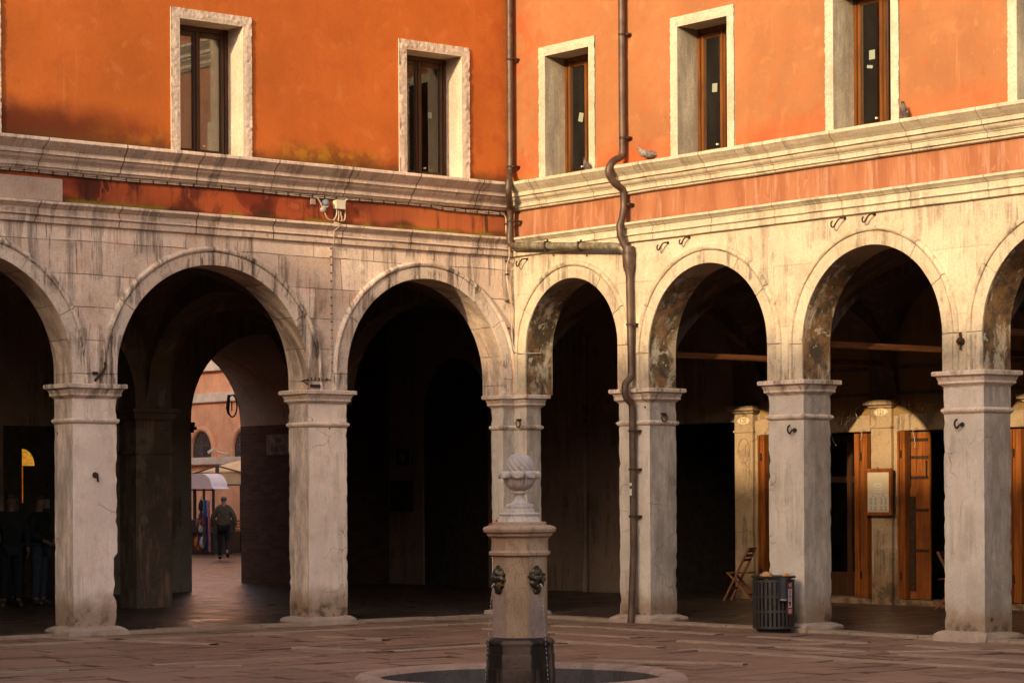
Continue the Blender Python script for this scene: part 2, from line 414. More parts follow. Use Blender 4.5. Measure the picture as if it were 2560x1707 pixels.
M['piR'] = mat_stone('grey_pillar_stone', (.575, .50, .435), streak=.3, pink=.4, soot=.6, sootax='y', zstain=.42, dirt=.22, spk=.05, grain=.45, sootc=(.16, .125, .115))
M['cap'] = mat_stone('capital_stone', (.64, .51, .43), streak=.9, pink=.3, dirt=.6)
M['plinth'] = mat_stone('plinth_stone', (.36, .27, .215), streak=0, pink=.3, dirt=.8)
M['frame'] = mat_stone('rough_window_stone', (.62, .50, .40), streak=.2, pink=.35, dirt=.3)
M['frameR'] = mat_stone('pale_window_stone', (.51, .445, .34), streak=.15, pink=.25, dirt=.3, soot=.95, sootax='y', sootc=(.27, .22, .175))
M['ground'] = mat_ground(); M['brick'] = mat_brick()
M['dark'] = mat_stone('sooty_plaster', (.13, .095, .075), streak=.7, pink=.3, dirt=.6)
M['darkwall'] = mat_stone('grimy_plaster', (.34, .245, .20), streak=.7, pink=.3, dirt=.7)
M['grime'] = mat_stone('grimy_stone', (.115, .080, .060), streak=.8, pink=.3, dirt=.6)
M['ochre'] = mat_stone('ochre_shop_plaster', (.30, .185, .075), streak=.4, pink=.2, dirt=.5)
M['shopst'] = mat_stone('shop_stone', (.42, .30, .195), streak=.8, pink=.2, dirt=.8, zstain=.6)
M['band'] = mat_stone('white_paving_stone', (.32, .23, .17), streak=0, pink=.2, dirt=.6)
M['glass'] = mat_glass()
M['wood_dk'] = mat_wood('dark_brown_timber', (.045, .018, .010), (.075, .030, .015), rough=.4)
M['wood_or'] = mat_wood('varnished_orange_timber', (.10, .034, .009), (.17, .058, .013), rough=.4)
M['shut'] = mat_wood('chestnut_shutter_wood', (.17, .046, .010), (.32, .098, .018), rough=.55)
M['beam'] = mat_wood('brown_beam_wood', (.10, .035, .015), (.24, .09, .035), axis=0, rough=.7)
M['chairw'] = mat_wood('reddish_chair_wood', (.13, .040, .017), (.20, .065, .025), rough=.5)
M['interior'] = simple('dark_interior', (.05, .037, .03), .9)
M['curtain'] = simple('cream_curtain_cloth', (.86, .78, .68), .9, .12, 3)
M['gcurtain'] = simple('dark_drape_cloth', (.16, .115, .092), .9, .35, 4)
M['paper'] = simple('white_note_paper', (.24, .26, .20), .8, .04, 10)
M['copper'] = None
g = G('weathered_copper_pipe'); p = g.pos(); n = g.noise(p, 5, 6, .7); n2 = g.noise(g.mapv(p, (6, 6, 1.2)), 1, 4)
c = g.mix(g.step(n, .35, .65), (.060, .034, .026), (.115, .070, .050)); c = g.mix(g.mul(g.step(n2, .58, .70), .4), c, (.15, .14, .105))
g.bump(n, .1, .004); M['copper'] = g.done(c, .5, .4, .25)
M['iron'] = simple('rusty_iron', (.055, .028, .018), .75, .5, 20, .3, .3)
M['cable'] = simple('pale_cable_sheath', (.42, .34, .27), .6, .25, 12)
M['clip'] = simple('black_cable_clip', (.03, .025, .02), .7, .2, 12)
M['plate'] = simple('enamel_plate', (.70, .60, .40), .5, .08, 8)
M['redink'] = simple('red_brown_lettering', (.26, .05, .02), .7, .1, 8)
M['dkink'] = simple('black_lettering', (.02, .016, .014), .7, .1, 8)
M['boxw'] = simple('cream_plastic', (.66, .60, .46), .45, .06, 5)
M['bluegrey'] = simple('blue_grey_plastic', (.16, .20, .24), .4, .1, 5)

# ------------------------------------------------------------------ setting: ground, pavement, kerb, bands
b = MB(); b.poly([(-400, -400, -.06), (400, -400, -.06), (400, 400, -.06), (-400, 400, -.06)])
tag(b.build('ground', M['ground'], smooth=0), kind='structure')
# worn flagstones, each a little out of level
b = MB(); rs = random.Random(11); tones = []
def slab(x0, x1, y0, y1):
    gq = rs.uniform(.006, .014); dz = rs.gauss(0, .0032); tx = rs.gauss(0, .0040); ty = rs.gauss(0, .0040); t = rs.uniform(.1, 1)
    P4 = [(x0 + gq + rs.uniform(0, .01), y0 + gq), (x1 - gq, y0 + gq + rs.uniform(0, .01)), (x1 - gq - rs.uniform(0, .01), y1 - gq), (x0 + gq, y1 - gq - rs.uniform(0, .01))]
    zs = [dz + tx * (-1, 1, 1, -1)[k] + ty * (-1, -1, 1, 1)[k] for k in range(4)]
    zs = [min(.016, max(-.02, z)) for z in zs]
    cx, cy = (x0 + x1) / 2, (y0 + y1) / 2
    lo = [b.vert((x, y, -.07)) for x, y in P4]; hi = [b.vert((x, y, z - .007)) for (x, y), z in zip(P4, zs)]
    tp = [b.vert((x + (cx - x) * .02, y + (cy - y) * .035, z)) for (x, y), z in zip(P4, zs)]
    n0 = len(b.f); b.face(tp)
    for k in range(4): b.face((hi[k], hi[(k+1) % 4], tp[(k+1) % 4], tp[k])); b.face((lo[k], lo[(k+1) % 4], hi[(k+1) % 4], hi[k]))
    tones.append(t); tones.extend([0.0] * (len(b.f) - n0 - 1))
def field(along_x, a0, a1, b0, b1):
    r = b0
    while r < b1 - .05:
        hgt = min(rs.uniform(.38, .54), b1 - r); q = a0 - rs.uniform(0, .8)
        while q < a1:
            L_ = rs.uniform(.6, 1.2); e = min(q + L_, a1); q0 = max(q, a0)
            if e - q0 > .12:
                if along_x: slab(q0, e, r, r + hgt)
                else: slab(r, r + hgt, q0, e)
            q += L_
        r += hgt
field(False, -26, -.06, -3.7, -.055)          # rows along the right wing
field(True, -26, -3.7, -5.5, -.06)            # rows along the left wing
field(True, -26, -3.7, -24, -5.5)
o_ = b.build('paving', M['ground'], smooth=0, fixn=False)
at = o_.data.attributes.new('tone', 'FLOAT', 'FACE'); at.data.foreach_set('value', tones)
tag(o_, kind='structure')
FZ = .08
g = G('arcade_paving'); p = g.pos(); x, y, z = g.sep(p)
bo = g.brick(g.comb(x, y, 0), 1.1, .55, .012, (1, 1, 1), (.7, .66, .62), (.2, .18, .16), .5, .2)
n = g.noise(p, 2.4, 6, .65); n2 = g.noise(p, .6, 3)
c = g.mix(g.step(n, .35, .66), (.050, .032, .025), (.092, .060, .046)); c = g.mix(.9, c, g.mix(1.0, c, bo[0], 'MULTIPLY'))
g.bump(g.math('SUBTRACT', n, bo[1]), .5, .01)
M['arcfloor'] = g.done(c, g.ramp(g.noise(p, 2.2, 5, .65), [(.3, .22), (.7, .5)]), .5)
b = MB(); k0, k1, zk = .262, 1.5, .028
b.poly([(k0, -30, zk), (k1, -30, FZ), (k1, k1, FZ), (k0, k0, zk)]); b.poly([(k1, -30, FZ), (12, -30, FZ), (12, k1, FZ), (k1, k1, FZ)])
b.poly([(-24, k0, zk), (k0, k0, zk), (k1, k1, FZ), (-24, k1, FZ)]); b.poly([(-24, k1, FZ), (30, k1, FZ), (30, 60, FZ), (-24, 60, FZ)])
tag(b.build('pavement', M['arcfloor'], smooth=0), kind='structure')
# white kerb stones along the arcade
b = MB()
def kerb_piece(a, bb):
    j = random.uniform(-.008, .008)
    b.box((a[0], a[1], -.2), (bb[0], bb[1], .034 + j))
yy = -.06
while yy > -28:
    L_ = random.uniform(1.1, 1.9); kerb_piece((-.05, yy - L_ + .006, 0), (.268, yy, 0)); yy -= L_
xx = -.06
while xx > -22:
    L_ = random.uniform(1.1, 1.9); kerb_piece((xx - L_ + .006, -.05, 0), (xx, .268, 0)); xx -= L_
b.box((-.054, -.054, -.2), (.268, .268, .036))
tag(b.build('kerb', M['band'], bevel=.012), kind='structure')
# pale stone strips laid into the paving
b = MB()
def strip(a, bb, wd=.19):
    a = Vector((*a, .013)); bb = Vector((*bb, .013)); t = (bb - a).normalized(); sd = Vector((-t.y, t.x, 0)); n = max(2, int((bb - a).length / .2))
    I = []
    for i in range(n + 1):
        q = a.lerp(bb, i / n); w1 = wd / 2 * (1 + .5 * nz(q, 2.3)) ; off = .03 * nz(q, .9, 5)
        I.append((b.vert(q + sd * (w1 + off)), b.vert(q - sd * (w1 - off))))
    for i in range(n):
        if nz(a.lerp(bb, (i + .5) / n), .8, 9) > -.28:
            b.face((I[i][0], I[i][1], I[i+1][1], I[i+1][0]))
            for q in (0, 1):
                v0, v1 = I[i][q], I[i+1][q]; b.face((v0, v1, b.vert((b.v[v1][0], b.v[v1][1], -.05)), b.vert((b.v[v0][0], b.v[v0][1], -.05))))
strip((-1.32, -1.3), (-1.2, -14)); strip((-2.55, -2.5), (-2.45, -15)); strip((-3.68, -5.2), (-3.4, -16))
strip((-1.4, -1.35), (-14, -1.25)); strip((-3.75, -5.42), (-6.35, -5.5)); strip((-6.4, -5.4), (-7.9, .0)); strip((-5.5, -1.4), (-5.0, -3.6))
strip((-2.35, -7.6), (-1.2, -8.2), .1); strip((-3.2, -9.0), (-.9, -10.3), .1); strip((-6.6, -5.7), (-14, -5.5), .1); strip((-3.6, -16.2), (-3.9, -24), .1)
strip((-5.6, -8.3), (-4.9, -9.9), .16); strip((-8.9, -6.3), (-9.6, -6.0), .14)
tag(b.build('paving_strips', M['band'], smooth=0, fixn=False), kind='structure')

# ------------------------------------------------------------------ wings: local (u, d, z) -> world
def ML(u, d, z): return (u, d, z)
def MR(u, d, z): return (d, u, z)
left = empty('arcaded_building', (-6, 2, 0), 0, 'orange plastered wing with two casement windows above grey stone arches, left of the corner downpipe', 'building')
right = empty('arcaded_building', (2, -6, 0), 0, 'brightly sunlit orange wing above pale arches with wooden shop doors, right of the corner downpipe', 'building')
# children keep world coordinates
def adopt(o, par):
    o.parent = par
    o.matrix_parent_inverse = Matrix.Translation(par.location).inverted() if par.rotation_euler.z == 0 else par.matrix_basis.inverted()
    return o
def P_(b_, name, mats, par, **k): return adopt(b_.build(name, mats, None, **k), par)

CAPZ, TOPZ = 3.3, 5.36
def arcade_wall(mp, pillars, ends, thick, name, mat, par, archmat, crown=4.96, z0=CAPZ, z1=TOPZ, archi=True):
    """pillars: list of (u0,u1) descending from the corner; the wall runs over pillars and arches between them."""
    b = MB(); A = MB()
    def rect(u0, u1, za, zb):
        n = max(1, int(abs(u1 - u0) / .2))
        for d in (0, thick):
            for i in range(n):
                a0 = u0 + (u1 - u0) * i / n; a1 = u0 + (u1 - u0) * (i + 1) / n
                b.poly([mp(a0, d, za), mp(a1, d, za), mp(a1, d, zb), mp(a0, d, zb)])
    for i, (a, c) in enumerate(pillars):
        lo, hi = min(a, c), max(a, c)
        rect(lo, hi, z0, z1)
    for i in range(len(pillars) - 1):
        uR = min(pillars[i]); uL = max(pillars[i + 1]); r = (uR - uL) / 2; uc = (uR + uL) / 2; zc = crown - r
        N = 56; arc = [(uc + r * cos(pi * k / N), zc + r * sin(pi * k / N)) for k in range(N + 1)]
        pts = [(uR, z0)] + arc + [(uL, z0)]
        jit = [1 + .004 * noise.noise(Vector((q[0] * 5, q[1] * 5, i * 3.1))) for q in pts]
        # front and back infill
        for d in (0, thick):
            for k in range(N):
                (ua, za), (ub, zb) = arc[k], arc[k + 1]
                b.poly([mp(ua, d, za), mp(ub, d, zb), mp(ub, d, z1), mp(ua, d, z1)])
        for k in range(len(pts) - 1):      # intrados
            ua, za = pts[k]; ub, zb = pts[k + 1]
            for s_ in range(4):
                d0, d1 = thick * s_ / 4, thick * (s_ + 1) / 4
                b.poly([mp(ua, d0, za), mp(ub, d0, zb), mp(ub, d1, zb), mp(ua, d1, za)])
        if archi:
            B = MB(); prof = [(0.0, .004), (0.0, -.022), (.02, -.026), (.165, -.026), (.168, -.014), (.178, -.014), (.182, -.042), (.200, -.056), (.222, -.056), (.240, -.040), (.250, -.018), (.252, .004)]
            rj = random.Random(int(abs(uc) * 97)); joints = [0.0, pi] + [pi * (q + rj.uniform(-.18, .18)) / 6 for q in range(1, 6)]
            angs = [(pi * k / N, 0) for k in range(N + 1)]
            for aj in joints: dl = .007 / r; angs = [q for q in angs if abs(q[0] - aj) > dl * 1.3] + [(aj - dl, 0), (aj, 1), (aj + dl, 0)]
            angs.sort()
            path = [((uR, z0), (1, 0), 0)] + [((uR, z0 + (zc - z0) * q), (1, 0), 0) for q in (.33, .66)] + [((uc + r * cos(a), zc + r * sin(a)), (cos(a), sin(a)), jn) for a, jn in angs] + [((uL, z0 + (zc - z0) * q), (-1, 0), 0) for q in (.66, .33)] + [((uL, z0), (-1, 0), 0)]
            rings = []
            for (uu, zz), (nx, nz_), jn in path:
                w_ = noise.noise(Vector((uu * 4, zz * 4, 2.2))) * .006
                rg = []
                for o, dd in prof:
                    q = dd + (w_ if dd < 0 else 0)
                    if o >= .178 and dd < 0: q += .016 * max(0, noise.noise(Vector((uu * 11, zz * 11, o * 30))) + .05) + .006 * noise.noise(Vector((uu * 30, zz * 30, o * 40)))
                    if jn: q = q * .35 + .004
                    rg.append(mp(uu + nx * o, q, zz + nz_ * o))
                rings.append(rg)
            B.rings(rings, cap0=False, cap1=False, closed=False)
            o_ = B.build('archivolt', archmat, None, smooth=40, fixn=True)
            A_list.append(o_)
    o = P_(b, name, mat, par, smooth=0, fixn=False)
    for q in A_list: q.parent = o; q.matrix_parent_inverse = (Matrix.Translation(par.location)).inverted() @ Matrix.Identity(4)
    for q in A_list: q.matrix_parent_inverse = Matrix.Identity(4)
    A_list.clear()
    return o
A_list = []
PL = [(-.21, 0.0), (-3.061, -3.719), (-6.78, -7.438), (-10.50, -11.157), (-14.22, -14.88), (-17.94, -18.6)]
PR = [(-.30, 0.0), (-2.37, -3.017), (-5.365, -6.009), (-8.403, -9.036), (-11.43, -12.07), (-14.46, -15.10), (-17.49, -18.13), (-20.5, -21.15)]
arcade_wall(ML, PL, None, .49, 'arcade_wall', M['stL'], left, M['arL'])
arcade_wall(MR, PR, None, .505, 'arcade_wall', M['stR'], right, M['arR'])

# ---- pillars
def offset_poly(poly, d):
    n = len(poly); out = []
    area = sum(poly[i][0] * poly[(i+1) % n][1] - poly[(i+1) % n][0] * poly[i][1] for i in range(n))
    sg = 1 if area > 0 else -1
    for i in range(n):
        p0, p1, p2 = Vector(poly[i-1]), Vector(poly[i]), Vector(poly[(i+1) % n])
        e1 = (p1 - p0).normalized(); e2 = (p2 - p1).normalized()
        n1 = Vector((e1.y, -e1.x)) * sg; n2 = Vector((e2.y, -e2.x)) * sg
        k = 1 + n1.dot(n2)
        out.append(p1 + (n1 + n2) / k * d if k > .1 else p1 + n1 * d)
    return out
def subdiv_ring(poly, step):
    out = []; n = len(poly)
    for i in range(n):
        a = Vector(poly[i]); c = Vector(poly[(i+1) % n]); k = max(1, round((c - a).length / step))
        for j in range(k): out.append(a.lerp(c, j / k))
    return out
def sweep_poly(b, poly, prof, step=.12, amp=.004, seed=0):
    rings = []
    base = [offset_poly(poly, o) for o, z in prof]
    cnt = None
    for (o, z), pl in zip(prof, base):
        ring = []; n = len(pl)
        for i in range(n):
            a = Vector(pl[i]); c = Vector(pl[(i+1) % n])
            k = max(1, round((Vector(poly[i]) - Vector(poly[(i+1) % n])).length / step))
            for j in range(k):
                q = a.lerp(c, j / k)
                a2 = amp * .9 if amp > .02 else 0
                ring.append((q.x + amp * nz((q.x, q.y, z), 7, seed) + a2 * nz((q.x, q.y, z), 21, seed), q.y + amp * nz((q.x, q.y, z), 7, seed + 4) + a2 * nz((q.x, q.y, z), 21, seed + 5), z + amp * .6 * nz((q.x, q.y, z), 5, seed + 9) + a2 * .5 * nz((q.x, q.y, z), 24, seed)))
        rings.append(ring)
    b.rings(rings)
CAP_PROF = [(.003, 3.105), (.012, 3.112), (.016, 3.122), (.030, 3.132), (.046, 3.142), (.050, 3.155), (.044, 3.168), (.046, 3.178), (.052, 3.186), (.056, 3.205), (.068, 3.228), (.092, 3.240), (.105, 3.244), (.107, 3.288), (.097, 3.298), (.0, 3.302)]
AST_PROF = [(.003, 2.775), (.012, 2.785), (.022, 2.795), (.030, 2.81), (.030, 2.825), (.022, 2.838), (.003, 2.85)]
def pillar(poly, par, mat, seed, chip=None, zb=.13):
    b = MB(); rings = []; z = zb - .03
    zs = [z + (CAPZ - .01 - z) * i / 46 for i in range(47)]
    corner_pts = [Vector(q) for q in poly]
    for z in zs:
        ring = []
        for q in subdiv_ring(poly, .055):
            near = min((q - c_).length for c_ in corner_pts)
            e = max(0, 1 - near / .05)
            dx = .002 * nz((q.x, q.y, z), 6, seed) ; dy = .002 * nz((q.x, q.y, z), 6, seed + 3)
            wear = e * max(0, nz((q.x, q.y, z), 11, seed + 8) - .05) * .035
            cx = sum(c_.x for c_ in corner_pts) / len(corner_pts); cy = sum(c_.y for c_ in corner_pts) / len(corner_pts)
            dirv = Vector((cx - q.x, cy - q.y)); dirv.normalize()
            x_, y_ = q.x + dx + dirv.x * wear, q.y + dy + dirv.y * wear
            if chip: x_, y_ = chip(x_, y_, z)
            ring.append((x_, y_, z))
        rings.append(ring)
    b.rings(rings)
    o = P_(b, 'pillar', mat, par, smooth=50)
    def sub(bb, name, mt, **k):
        c_ = bb.build(name, mt, o, **k); return c_
    c1 = MB(); sweep_poly(c1, poly, CAP_PROF, .1, .005, seed); sub(c1, 'capital', M['cap'], smooth=35)
    c2 = MB(); sweep_poly(c2, poly, AST_PROF, .1, .003, seed); sub(c2, 'necking', M['cap'], smooth=50)
    c3 = MB(); sweep_poly(c3, poly, [(.11, -.05), (.105, .0), (.10, .055), (.094, .072), (.055, .098), (.022, .108), (.006, .112), (-.02, zb - .012), (-.05, zb - .012)], .045, .026, seed); sub(c3, 'plinth', M['plinth'], smooth=35)
    return o
def chipL(x, y, z):      # broken right arris of the first full pillar on the left
    if .45 < z < 1.02 + .05 * nz((x, y, z), 9) and x > -6.86:
        k = .085 * (1 if z < .93 else .8) * (.65 + .5 * nz((x, y, z), 7, 2)); x = min(x, -6.78 - k)
    elif z <= .45 and x > -6.86: x -= .05 * (.6 + .6 * nz((x, y, z), 6, 5))
    return x, y
pillar([(-.21, 0), (0, 0), (0, -.30), (.27, -.30), (.27, .285), (-.21, .285)], right, M['piR'], 1.0)
for i, (a, c) in enumerate(PL[1:]):
    pillar([(c, 0), (a, 0), (a, .49), (c, .49)], left, M['piL'], 3.7 + i * 5.1, chipL if i == 1 else None)
for i, (a, c) in enumerate(PR[1:]):
    pillar([(0, c), (.505, c), (.505, a), (0, a)], right, M['piR'], 31.3 + i * 4.3)

# ---- mouldings along both facades, mitred in the inner corner
def sweep_wall(mp, prof, name, mat, par, u1=-22.0, amp=.005, seed=0):
    b = MB(); rings = []; n = 150
    for i in range(n + 1):
        t = (i / n) ** 1.15
        ring = []
        for p_, z in prof:
            u = -p_ + (u1 + p_) * t
            blk = math.floor(u / 1.17 + 3 * nz((u * .3, seed, 0)))
            j = .004 * noise.noise(Vector((blk * 3.3, seed, 1.5)))
            ring.append(mp(u, -p_ + amp * nz((u, p_ * 9, z), 4, seed) * (1 if p_ > .005 else 0) + j * (1 if p_ > .005 else 0), z + amp * .7 * nz((u, 0, z), 2.2, seed + 3) + j))
        rings.append(ring)
    b.rings(rings, cap0=False, cap1=False, closed=False)
    return P_(b, name, mat, par, smooth=35)
CORN = [(0, 6.462), (.05, 6.46), (.295, 6.435), (.302, 6.425), (.302, 6.392), (.292, 6.384), (.270, 6.36), (.235, 6.325), (.205, 6.305), (.200, 6.297), (.188, 6.295), (.186, 6.235), (.150, 6.230), (.152, 6.222), (.150, 6.205), (.128, 6.178), (.105, 6.165), (.098, 6.160), (.096, 6.150), (.082, 6.148), (.080, 6.085), (.050, 6.080), (.048, 6.055), (.03, 6.045), (0, 6.04)]
STRG = [(0, 5.655), (.05, 5.652), (.128, 5.636), (.132, 5.628), (.132, 5.606), (.118, 5.598), (.090, 5.575), (.078, 5.560), (.062, 5.557), (.060, 5.482), (.074, 5.476), (.078, 5.464), (.066, 5.452), (.050, 5.448), (.048, 5.372), (.040, 5.366), (.0, 5.360)]
CORN2 = [(p_ * 1.2, z + 3.35) for p_, z in CORN]
for mp, par, mat in ((ML, left, M['moL']), (MR, right, M['moR'])):
    sd = 1.3 if mp is ML else 7.7
    sweep_wall(mp, CORN, 'cornice', mat, par, seed=sd)
    sweep_wall(mp, STRG, 'string_course', mat, par, seed=sd + 2)
    sweep_wall(mp, CORN2, 'upper_cornice', mat, par, seed=sd + 4)

# ---- frieze and upper walls (with window openings)
def wall_holes(mp, u0, u1, z0, z1, holes, d, step=.6):
    us = {u0, u1}; zs = {z0, z1}
    for a, c, e, f in holes: us |= {a, c}; zs |= {e, f}
    us = sorted(us); zs = sorted(zs); b = MB()
    for i in range(len(us) - 1):
        for j in range(len(zs) - 1):
            um, zm = (us[i] + us[i+1]) / 2, (zs[j] + zs[j+1]) / 2
            if any(a < um < c and e < zm < f for a, c, e, f in holes): continue
            b.poly([mp(us[i], d, zs[j]), mp(us[i+1], d, zs[j]), mp(us[i+1], d, zs[j+1]), mp(us[i], d, zs[j+1])])
    return b
WL = [(-2.116, -.833), (-5.926, -4.643), (-9.735, -8.452), (-13.54, -12.26), (-17.35, -16.07)]
WR = [(-1.905, -.645), (-4.765, -3.505), (-7.716, -6.45), (-10.71, -9.45), (-13.7, -12.44), (-16.69, -15.43), (-19.68, -18.42)]
ZB, ZT = 6.44, 8.40
def holes(W):
    h = [(a + .02, c - .02, ZB + .02, ZT - .02) for a, c in W]
    return h
for mp, par, W, pm, fm in ((ML, left, WL, 'plL', 'frL'), (MR, right, WR, 'plR', 'frR')):
    b = wall_holes(mp, -22, 0, 6.40, 12.2, holes(W), 0); P_(b, 'plaster_wall', M[pm], par, smooth=0)
    b = wall_holes(mp, -22, 0, 5.36, 6.40, [], .012); P_(b, 'frieze_wall', M[fm], par, smooth=0)
# bare plaster repair on the left frieze
b = MB(); b.box((-9.4, -.006, 5.66), (-7.565, .02, 5.955)); P_(b, 'plaster_repair', mat_stone('rough_pink_render', (.50, .37, .30), streak=.1, pink=.6, dirt=.3), left, bevel=.006)

# ---- windows
def window(mp, a, c, par, timber, curtain, notes, seed, cmat='curtain', fmat='frame'):
    J = .138
    b = MB()
    rd = -.020
    def rough(u, z): return rd - .006 + .011 * nz((u, z, seed), 26, seed) + .009 * nz((u, z, seed), 55, seed)
    def face(u0, u1, z0, z1):
        nu = max(2, int(abs(u1 - u0) / .022)); nv = max(2, int(abs(z1 - z0) / .022))
        I = []
        for i in range(nu + 1):
            row = []
            for j in range(nv + 1):
                u = u0 + (u1 - u0) * i / nu; z = z0 + (z1 - z0) * j / nv
                e = min(abs(u - (a + J)), abs(u - (c - J)), abs(z - (ZT - J)))
                inner = e < .024 and not (z > ZT - J + .024 or u < a + J - .024 or u > c - J + .024)
                d = rd if inner else rough(u, z)
                row.append(b.vert(mp(u + (0 if inner else .005 * nz((u, z, 3), 30, seed) * (u in (a, c))), d, z)))
            I.append(row)
        for i in range(nu):
            for j in range(nv): b.face((I[i][j], I[i+1][j], I[i+1][j+1], I[i][j+1]))
        return
    face(a, a + J, ZB, ZT); face(c - J, c, ZB, ZT); face(a + J, c - J, ZT - J, ZT)
    D = .36; ui, uj, zt = a + J, c - J, ZT - J
    for u in (ui, uj):
        b.poly([mp(u, rd, ZB), mp(u, rd, zt), mp(u, D + .1, zt), mp(u, D + .1, ZB)])
    b.poly([mp(ui, rd, zt), mp(uj, rd, zt), mp(uj, D + .1, zt), mp(ui, D + .1, zt)])
    for u in (a, c): b.poly([mp(u, rd, ZB), mp(u, rd, ZT), mp(u, .05, ZT), mp(u, .05, ZB)])
    b.poly([mp(a, rd, ZT), mp(c, rd, ZT), mp(c, .05, ZT), mp(a, .05, ZT)])
    b.poly([mp(ui, 0, ZB + .012), mp(uj, 0, ZB + .012), mp(uj, D + .1, ZB + .014), mp(ui, D + .1, ZB + .014)])
    o = P_(b, 'window', M[fmat], par, smooth=40, fixn=True, merge=True)
    t = MB()
    def bx(u0, u1, d0, d1, z0, z1): t.box(mp(u0, d0, z0), mp(u1, d1, z1))
    zb = ZB + .015
    bx(ui, ui + .055, D, D + .08, zb, zt); bx(uj - .055, uj, D, D + .08, zb, zt)
    bx(ui + .06, uj - .06, D, D + .08, zt - .07, zt); bx(ui + .06, uj - .06, D - .02, D + .08, zb, zb + .055)
    um = (ui + uj) / 2
    for (p0, p1) in ((ui + .062, um - .002), (um + .002, uj - .062)):
        bx(p0, p0 + .055, D + .012, D + .07, zb + .058, zt - .073); bx(p1 - .055, p1, D + .012, D + .07, zb + .058, zt - .073)
        bx(p0 + .055, p1 - .055, D + .016, D + .066, zb + .058, zb + .125); bx(p0 + .055, p1 - .055, D + .016, D + .066, zt - .14, zt - .073)
    bx(um - .02, um + .02, D - .004, D + .012, zb + .06, zt - .075)
    t.build('timber_frame', timber, o, bevel=.006)
    for (p0, p1) in ((ui + .115, um - .055), (um + .055, uj - .115)):
        q = MB(); q.box(mp(p0, D + .036, zb + .12), mp(p1, D + .042, zt - .135)); q.build('pane', M['glass'], o, smooth=0)
    kn = MB(); kn.tube([mp(um + .09, D + .01, zb + .17), mp(um + .09, D - .02, zb + .17)], .014, 8); kn.build('knob', M['boxw'], o)
    if curtain:
        for (f0, f1) in curtain:
            q = MB(); p0 = ui + (uj - ui) * f0; p1 = ui + (uj - ui) * f1
            q.grid(lambda s_, v_: mp(p0 + (p1 - p0) * s_, D + .10 + .018 * sin(s_ * (f1 - f0) * 40 + .5 * sin(v_ * 3 + seed)) * (.4 + .6 * (1 - v_)), zb + .02 + (zt - zb - .05) * v_), 40, 8)
            q.build('curtain', M[cmat], o, smooth=60)
    for (f, z, w_, h_, rot) in notes:
        q = MB(); uc = ui + (uj - ui) * f
        e1 = Vector(mp(cos(rot) * w_ / 2, 0, sin(rot) * w_ / 2)); e2 = Vector(mp(-sin(rot) * h_ / 2, 0, cos(rot) * h_ / 2)); e3 = Vector(mp(0, .0008, 0))
        q.obox(mp(uc, D + .033, z), e1, e2, e3); q.build('paper_note', M['paper'], o, smooth=0)
    return o
for i, (a, c) in enumerate(WL):
    cur = [(.02, .98)] if i == 1 else ([(.30, .52)] if i == 0 else [(.02, .98)])
    notes = [(.72, 7.42, .07, .09, 0)] if i == 0 else []
    window(ML, a, c, left, M['wood_dk'], cur, notes, 2.1 + i * 3.3)
for i, (a, c) in enumerate(WR):
    notes = {0: [(.66, 7.36, .10, .13, .25)], 1: [(.68, 7.42, .10, .12, .05)], 2: [(.70, 7.46, .10, .12, .0), (.74, 7.31, .10, .04, .2)]}.get(i, [])
    window(MR, a, c, right, M['wood_or'], [(.02, .98)], notes, 40.1 + i * 2.7, 'gcurtain', 'frameR')
# rooms behind the windows, roofs and outer walls close the volume
for mp, par in ((ML, left), (MR, right)):
    b = MB()
    b.poly([mp(-22, 5.0, 5.42), mp(2 if mp is ML else -.6, 5.0, 5.42), mp(2 if mp is ML else -.6, 5.0, 12.2), mp(-22, 5.0, 12.2)])
    b.poly([mp(-22, .02, 5.45), mp(.5 if mp is ML else -.6, .02, 5.45), mp(.5 if mp is ML else -.6, 5.0, 5.45), mp(-22, 5.0, 5.45)])
    b.poly([mp(-22, .02, 9.0), mp(.5 if mp is ML else -.6, .02, 9.0), mp(.5 if mp is ML else -.6, 5.0, 9.0), mp(-22, 5.0, 9.0)])
    P_(b, 'room_lining', M['interior'], par, smooth=0, fixn=False)
b = MB()
b.box((-22, 13.0, 5.1), (9, 13.2, 12.2)); b.box((8.8, -22, 0), (9, 13.0, 12.2)); b.box((-22.2, .02, 0), (-22, 13.2, 12.2))
P_(b, 'rear_wall', M['plL'], left, smooth=0)
b = MB(); b.box((-22.3, -.3, 12.21), (9.2, 13.4, 12.4)); P_(b, 'roof', simple('terracotta_roof', (.25, .10, .06), .9), left, smooth=0)
b = MB(); b.box((-.3, -22.3, 12.21), (9.2, -.31, 12.4)); P_(b, 'roof', simple('terracotta_roof_tiles', (.25, .10, .06), .9), right, smooth=0)
b = MB(); b.box((0, -22.2, 0), (9, -22, 12.2)); P_(b, 'end_wall', M['plR'], right, smooth=0)

